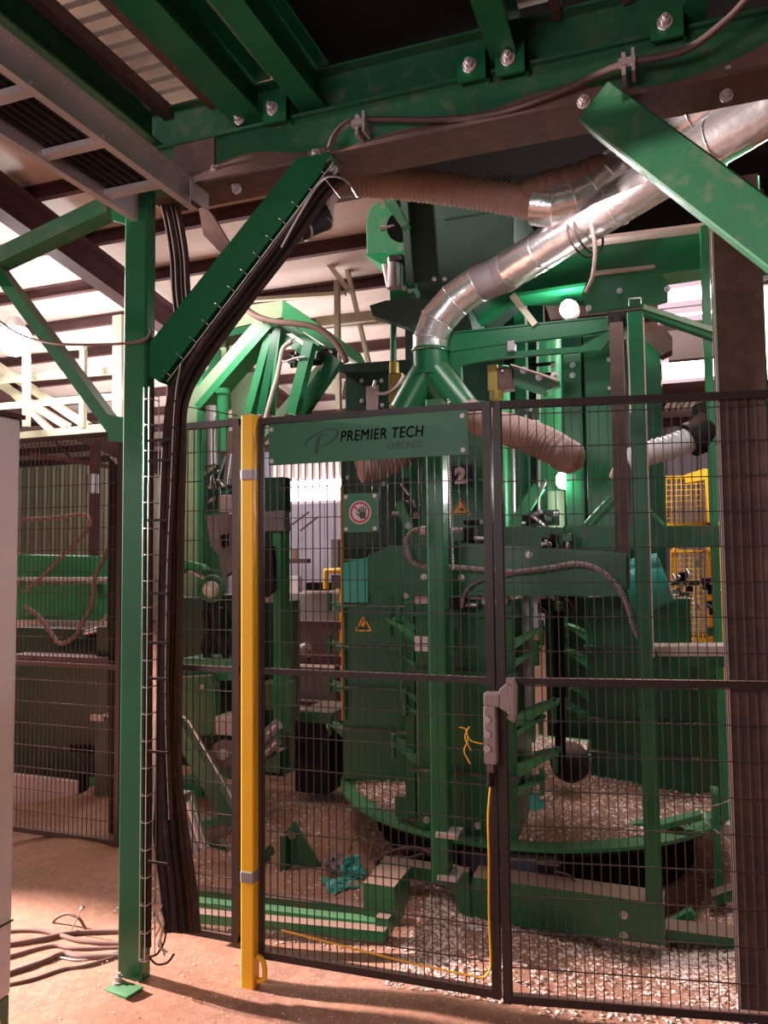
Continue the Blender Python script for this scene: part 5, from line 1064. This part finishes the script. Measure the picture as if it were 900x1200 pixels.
# ================================================================ BACKGROUND HALL
# cream access platform, left
YP = 9.0
def plat(name, label, items, cat='platform'):
    t = thing(name, label, cat)
    for i, (nm, a, b_, w) in enumerate(items): obj(nm, MB().pbarx(a, b_, YP + .09 * i, w, .08), 'cream', t)
plat('access_platform', 'cream painted platform railing and braces far behind the left post', [
    ('post', (31, 410), (31, 500), .09), ('post', (98, 410), (97, 502), .08), ('post', (139, 370), (139, 500), .16),
    ('rail', (-20, 415), (100, 407), .05), ('rail', (-20, 447), (140, 434), .10), ('rail', (-20, 478), (140, 464), .09), ('deck_edge', (-20, 516), (140, 500), .13),
    ('brace', (-10, 424), (104, 500), .13), ('brace', (0, 450), (80, 500), .12), ('brace', (-20, 425), (60, 505), .10),
    ('long_rail', (30, 338), (250, 320), .06), ('long_rail', (0, 380), (210, 360), .05)])
plat('walkway_frame', 'cream walkway posts and rails far behind the fan housing', [
    ('post', (395, 330), (397, 480), .06), ('post', (395, 345), (395, 420), .05), ('rail', (368, 291), (430, 284), .07), ('rail', (372, 378), (440, 370), .13), ('rail', (285, 352), (405, 344), .05), ('brace', (372, 292), (410, 342), .06), ('rail', (380, 452), (404, 455), .2), ('brace', (392, 250), (432, 425), .05), ('rail', (400, 382), (470, 376), .05)], 'platform')
plat('walkway_frame', 'cream posts far behind the broad dark post at right', [('post', (888, 330), (892, 470), .10), ('post', (893, 340), (893, 420), .2), ('rail', (870, 470), (920, 466), .06)], 'platform')
YB2 = 8.2
one('storage_tank', MB().pb(334, 694, 398, 731, 9.0, 1.0).box((W(340, 731, 9.1).x, 9.2, -.03), (W(344, 731, 9.1).x, 9.3, W(340, 730, 9.1).z)).box((W(390, 731, 9.1).x, 9.2, -.03), (W(394, 731, 9.1).x, 9.3, W(390, 730, 9.1).z)), 'drum', 'grey steel tank body seen through the gate below the bright window', 'tank', bevel=.05)
T('far_conveyor', 'dark conveyor with brown rails seen through the gate beyond the tank', 'conveyor', [
    ('upper_rail', MB().pb(328, 728, 402, 737, 7.6, .1), 'purlin'), ('side', MB().pb(328, 737, 402, 772, 7.9, .3), 'brown_dusty'), ('lower_rail', MB().pb(328, 768, 402, 780, 7.6, .1), 'purlin'), ('roller', MB().cyl(W(344, 766, 7.3), W(362, 756, 7.3), .05), 'latch'), ('leg', MB().pb(357, 770, 361, 800, 7.4, .05), 'purlin')])
T('far_conveyor', 'pale green lower conveyor panel seen through the gate', 'conveyor', [('side', MB().pb(332, 782, 400, 822, 7.0, .2), 'drum'), ('lower_rail', MB().pb(328, 822, 402, 832, 6.9, .1), 'purlin'), ('leg', MB().pb(392, 780, 396, 860, 5.6, .05), 'purlin')])
T('yellow_stand', 'small yellow bent frame beyond the gate near the left chute', 'frame', [('frame', MB().tube([W(382, 690, 7.5), W(382, 669, 7.5), (W(400, 669, 7.5))], .035, 8), 'yellow'), ('grey_box', MB().pb(388, 674, 398, 690, 7.55, .1), 'drum')])
T('far_stack', 'pale machine shapes standing below the bright window', 'machine', [
    ('column', MB().pb(340, 675, 350, 694, 8.6, .1), 'white'), ('drum', MB().cyl(W(341, 655, 8.8), W(341, 643, 8.8), .09), 'white'), ('roof_bar', MB().pbarx((335, 620), (362, 600), 9.5, .02, .02), 'purlin'), ('roof_bar', MB().pbarx((352, 622), (372, 606), 9.5, .02, .02), 'purlin'), ('shelf', MB().pb(330, 655, 360, 660, 8.7, .1), 'purlin'), ('clutter', MB().pb(358, 683, 384, 692, 8.5, .2), 'dark'), ('blue_box', MB().pb(388, 632, 396, 668, 8.6, .1), 'drum')])
for (x0, x1, lb) in ((332, 366, 'low pale crate on the lit floor beyond the gate, left one'), (368, 396, 'low pale crate on the lit floor beyond the gate, right one')):
    one('pale_crate', MB().pb(x0, 836, x1, 852, 6.6, .3), 'hose', lb, 'crate')
one('machine_block', MB().pb(400, 520, 480, 700, 5.2, .5), 'green_shaded', 'dark green machine block behind the left chute', 'block')
one('rear_guard', MB().pb(283, 560, 333, 930, 5.6, .1), 'green_shaded', 'dark green guard plate behind the yellow post', 'guard')
# hall lamp glowing far left
t = thing('hall_lamp', 'bright glaring hall lamp at the far left under the roof', 'lamp'); c = W(17, 398, 8.5)
obj('bulb', MB().ball(c, .24, 16, 10), 'bulb', t); obj('hood', MB().cyl(c + Vector((0, 0, .12)), c + Vector((0, 0, .32)), .2, .08), 'white', t)
lamp('hall_lamp_light', 'POINT', c + Vector((0.1, -.25, -.1)), 160, (1, .92, .92), None, shadow_soft_size=.15)
# hanging rods and conduits under the roof
for k, (x, y0_, y1_) in enumerate(((68, 276, 328), (84, 276, 328), (239, 255, 300), (253, 255, 305))):
    one('hanger_rod', MB().pbar((x, y0_), (x, y1_), 9, .015, .015), 'white', ['thin hanger rod under the roof, far left of the left post', 'thin hanger rod under the roof, just left of the post', 'thin hanger rod under the roof behind the knee brace, left', 'thin hanger rod under the roof behind the knee brace, right'][k], 'rod')
one('roof_bracket', MB().ppoly([(232, 240), (246, 248), (278, 300), (262, 300), (238, 275)], 3.4, .03), 'brown_dusty', 'dusty dark plate behind the seam of the main beam', 'plate')

T('flood_blocker', 'tall green box added out of view at left to block the flood light', 'blocker', [('body', MB().box((-6.8, 2.6, 0), (-5.9, 5.4, 3.2)), 'green', .01), ('lid', MB().box((-6.85, 2.58, 3.2), (-5.85, 5.45, 3.24)), 'green')])  # unseen box added to keep the flood light off the left fence area

one('yellow_strip', MB().pb(399.5, 570, 402.5, 845, 4.0, .01), 'warn', 'thin yellow upright strip along the left edge of the left chute', 'strip')

# supports standing on the hall floor
O = bpy.data.objects
legs(O['yellow_cage'], 790, 830, 616, 5.8, .03, 'yellow'); legs(O['yellow_cage.001'], 790, 836, 750, 5.8, .03, 'yellow')
legs(O['roller_conveyor'], 846, 852, 470, 6.6); legs(O['yellow_stand'], 399, 404, 690, 7.6, .05, 'yellow')
legs(O['far_conveyor.001'], 336, 397, 826, 7.0)
# ---------------------------------------------------------------- origins: every thing stands at its own base
def finalize():
    bpy.context.view_layer.update()
    def verts(o, acc, mat):
        if o.type == 'MESH': acc += [mat @ v.co for v in o.data.vertices]
        for ch in o.children: verts(ch, acc, mat @ ch.matrix_basis)
        return acc
    for o in list(COL.objects):
        if o.parent or o.type in ('CAMERA', 'LIGHT') or o.get('_done'): continue
        a = verts(o, [], o.matrix_basis)
        if not a: continue
        lo = Vector((min(v.x for v in a), min(v.y for v in a), min(v.z for v in a))); hi = Vector((max(v.x for v in a), max(v.y for v in a), 0))
        base = Vector(((lo.x + hi.x) / 2, (lo.y + hi.y) / 2, lo.z)); d = base - Vector(o.location)
        if o.rotation_euler[2] != 0: continue
        o.location = base
        if o.type == 'MESH' and o.data.users == 1:
            o.data.transform(Matrix.Translation(-d))
        elif o.type == 'MESH': o.location = base - d
        if not (o.type == 'MESH' and o.data.users > 1):
            for ch in o.children: ch.location = Vector(ch.location) - d
finalize()
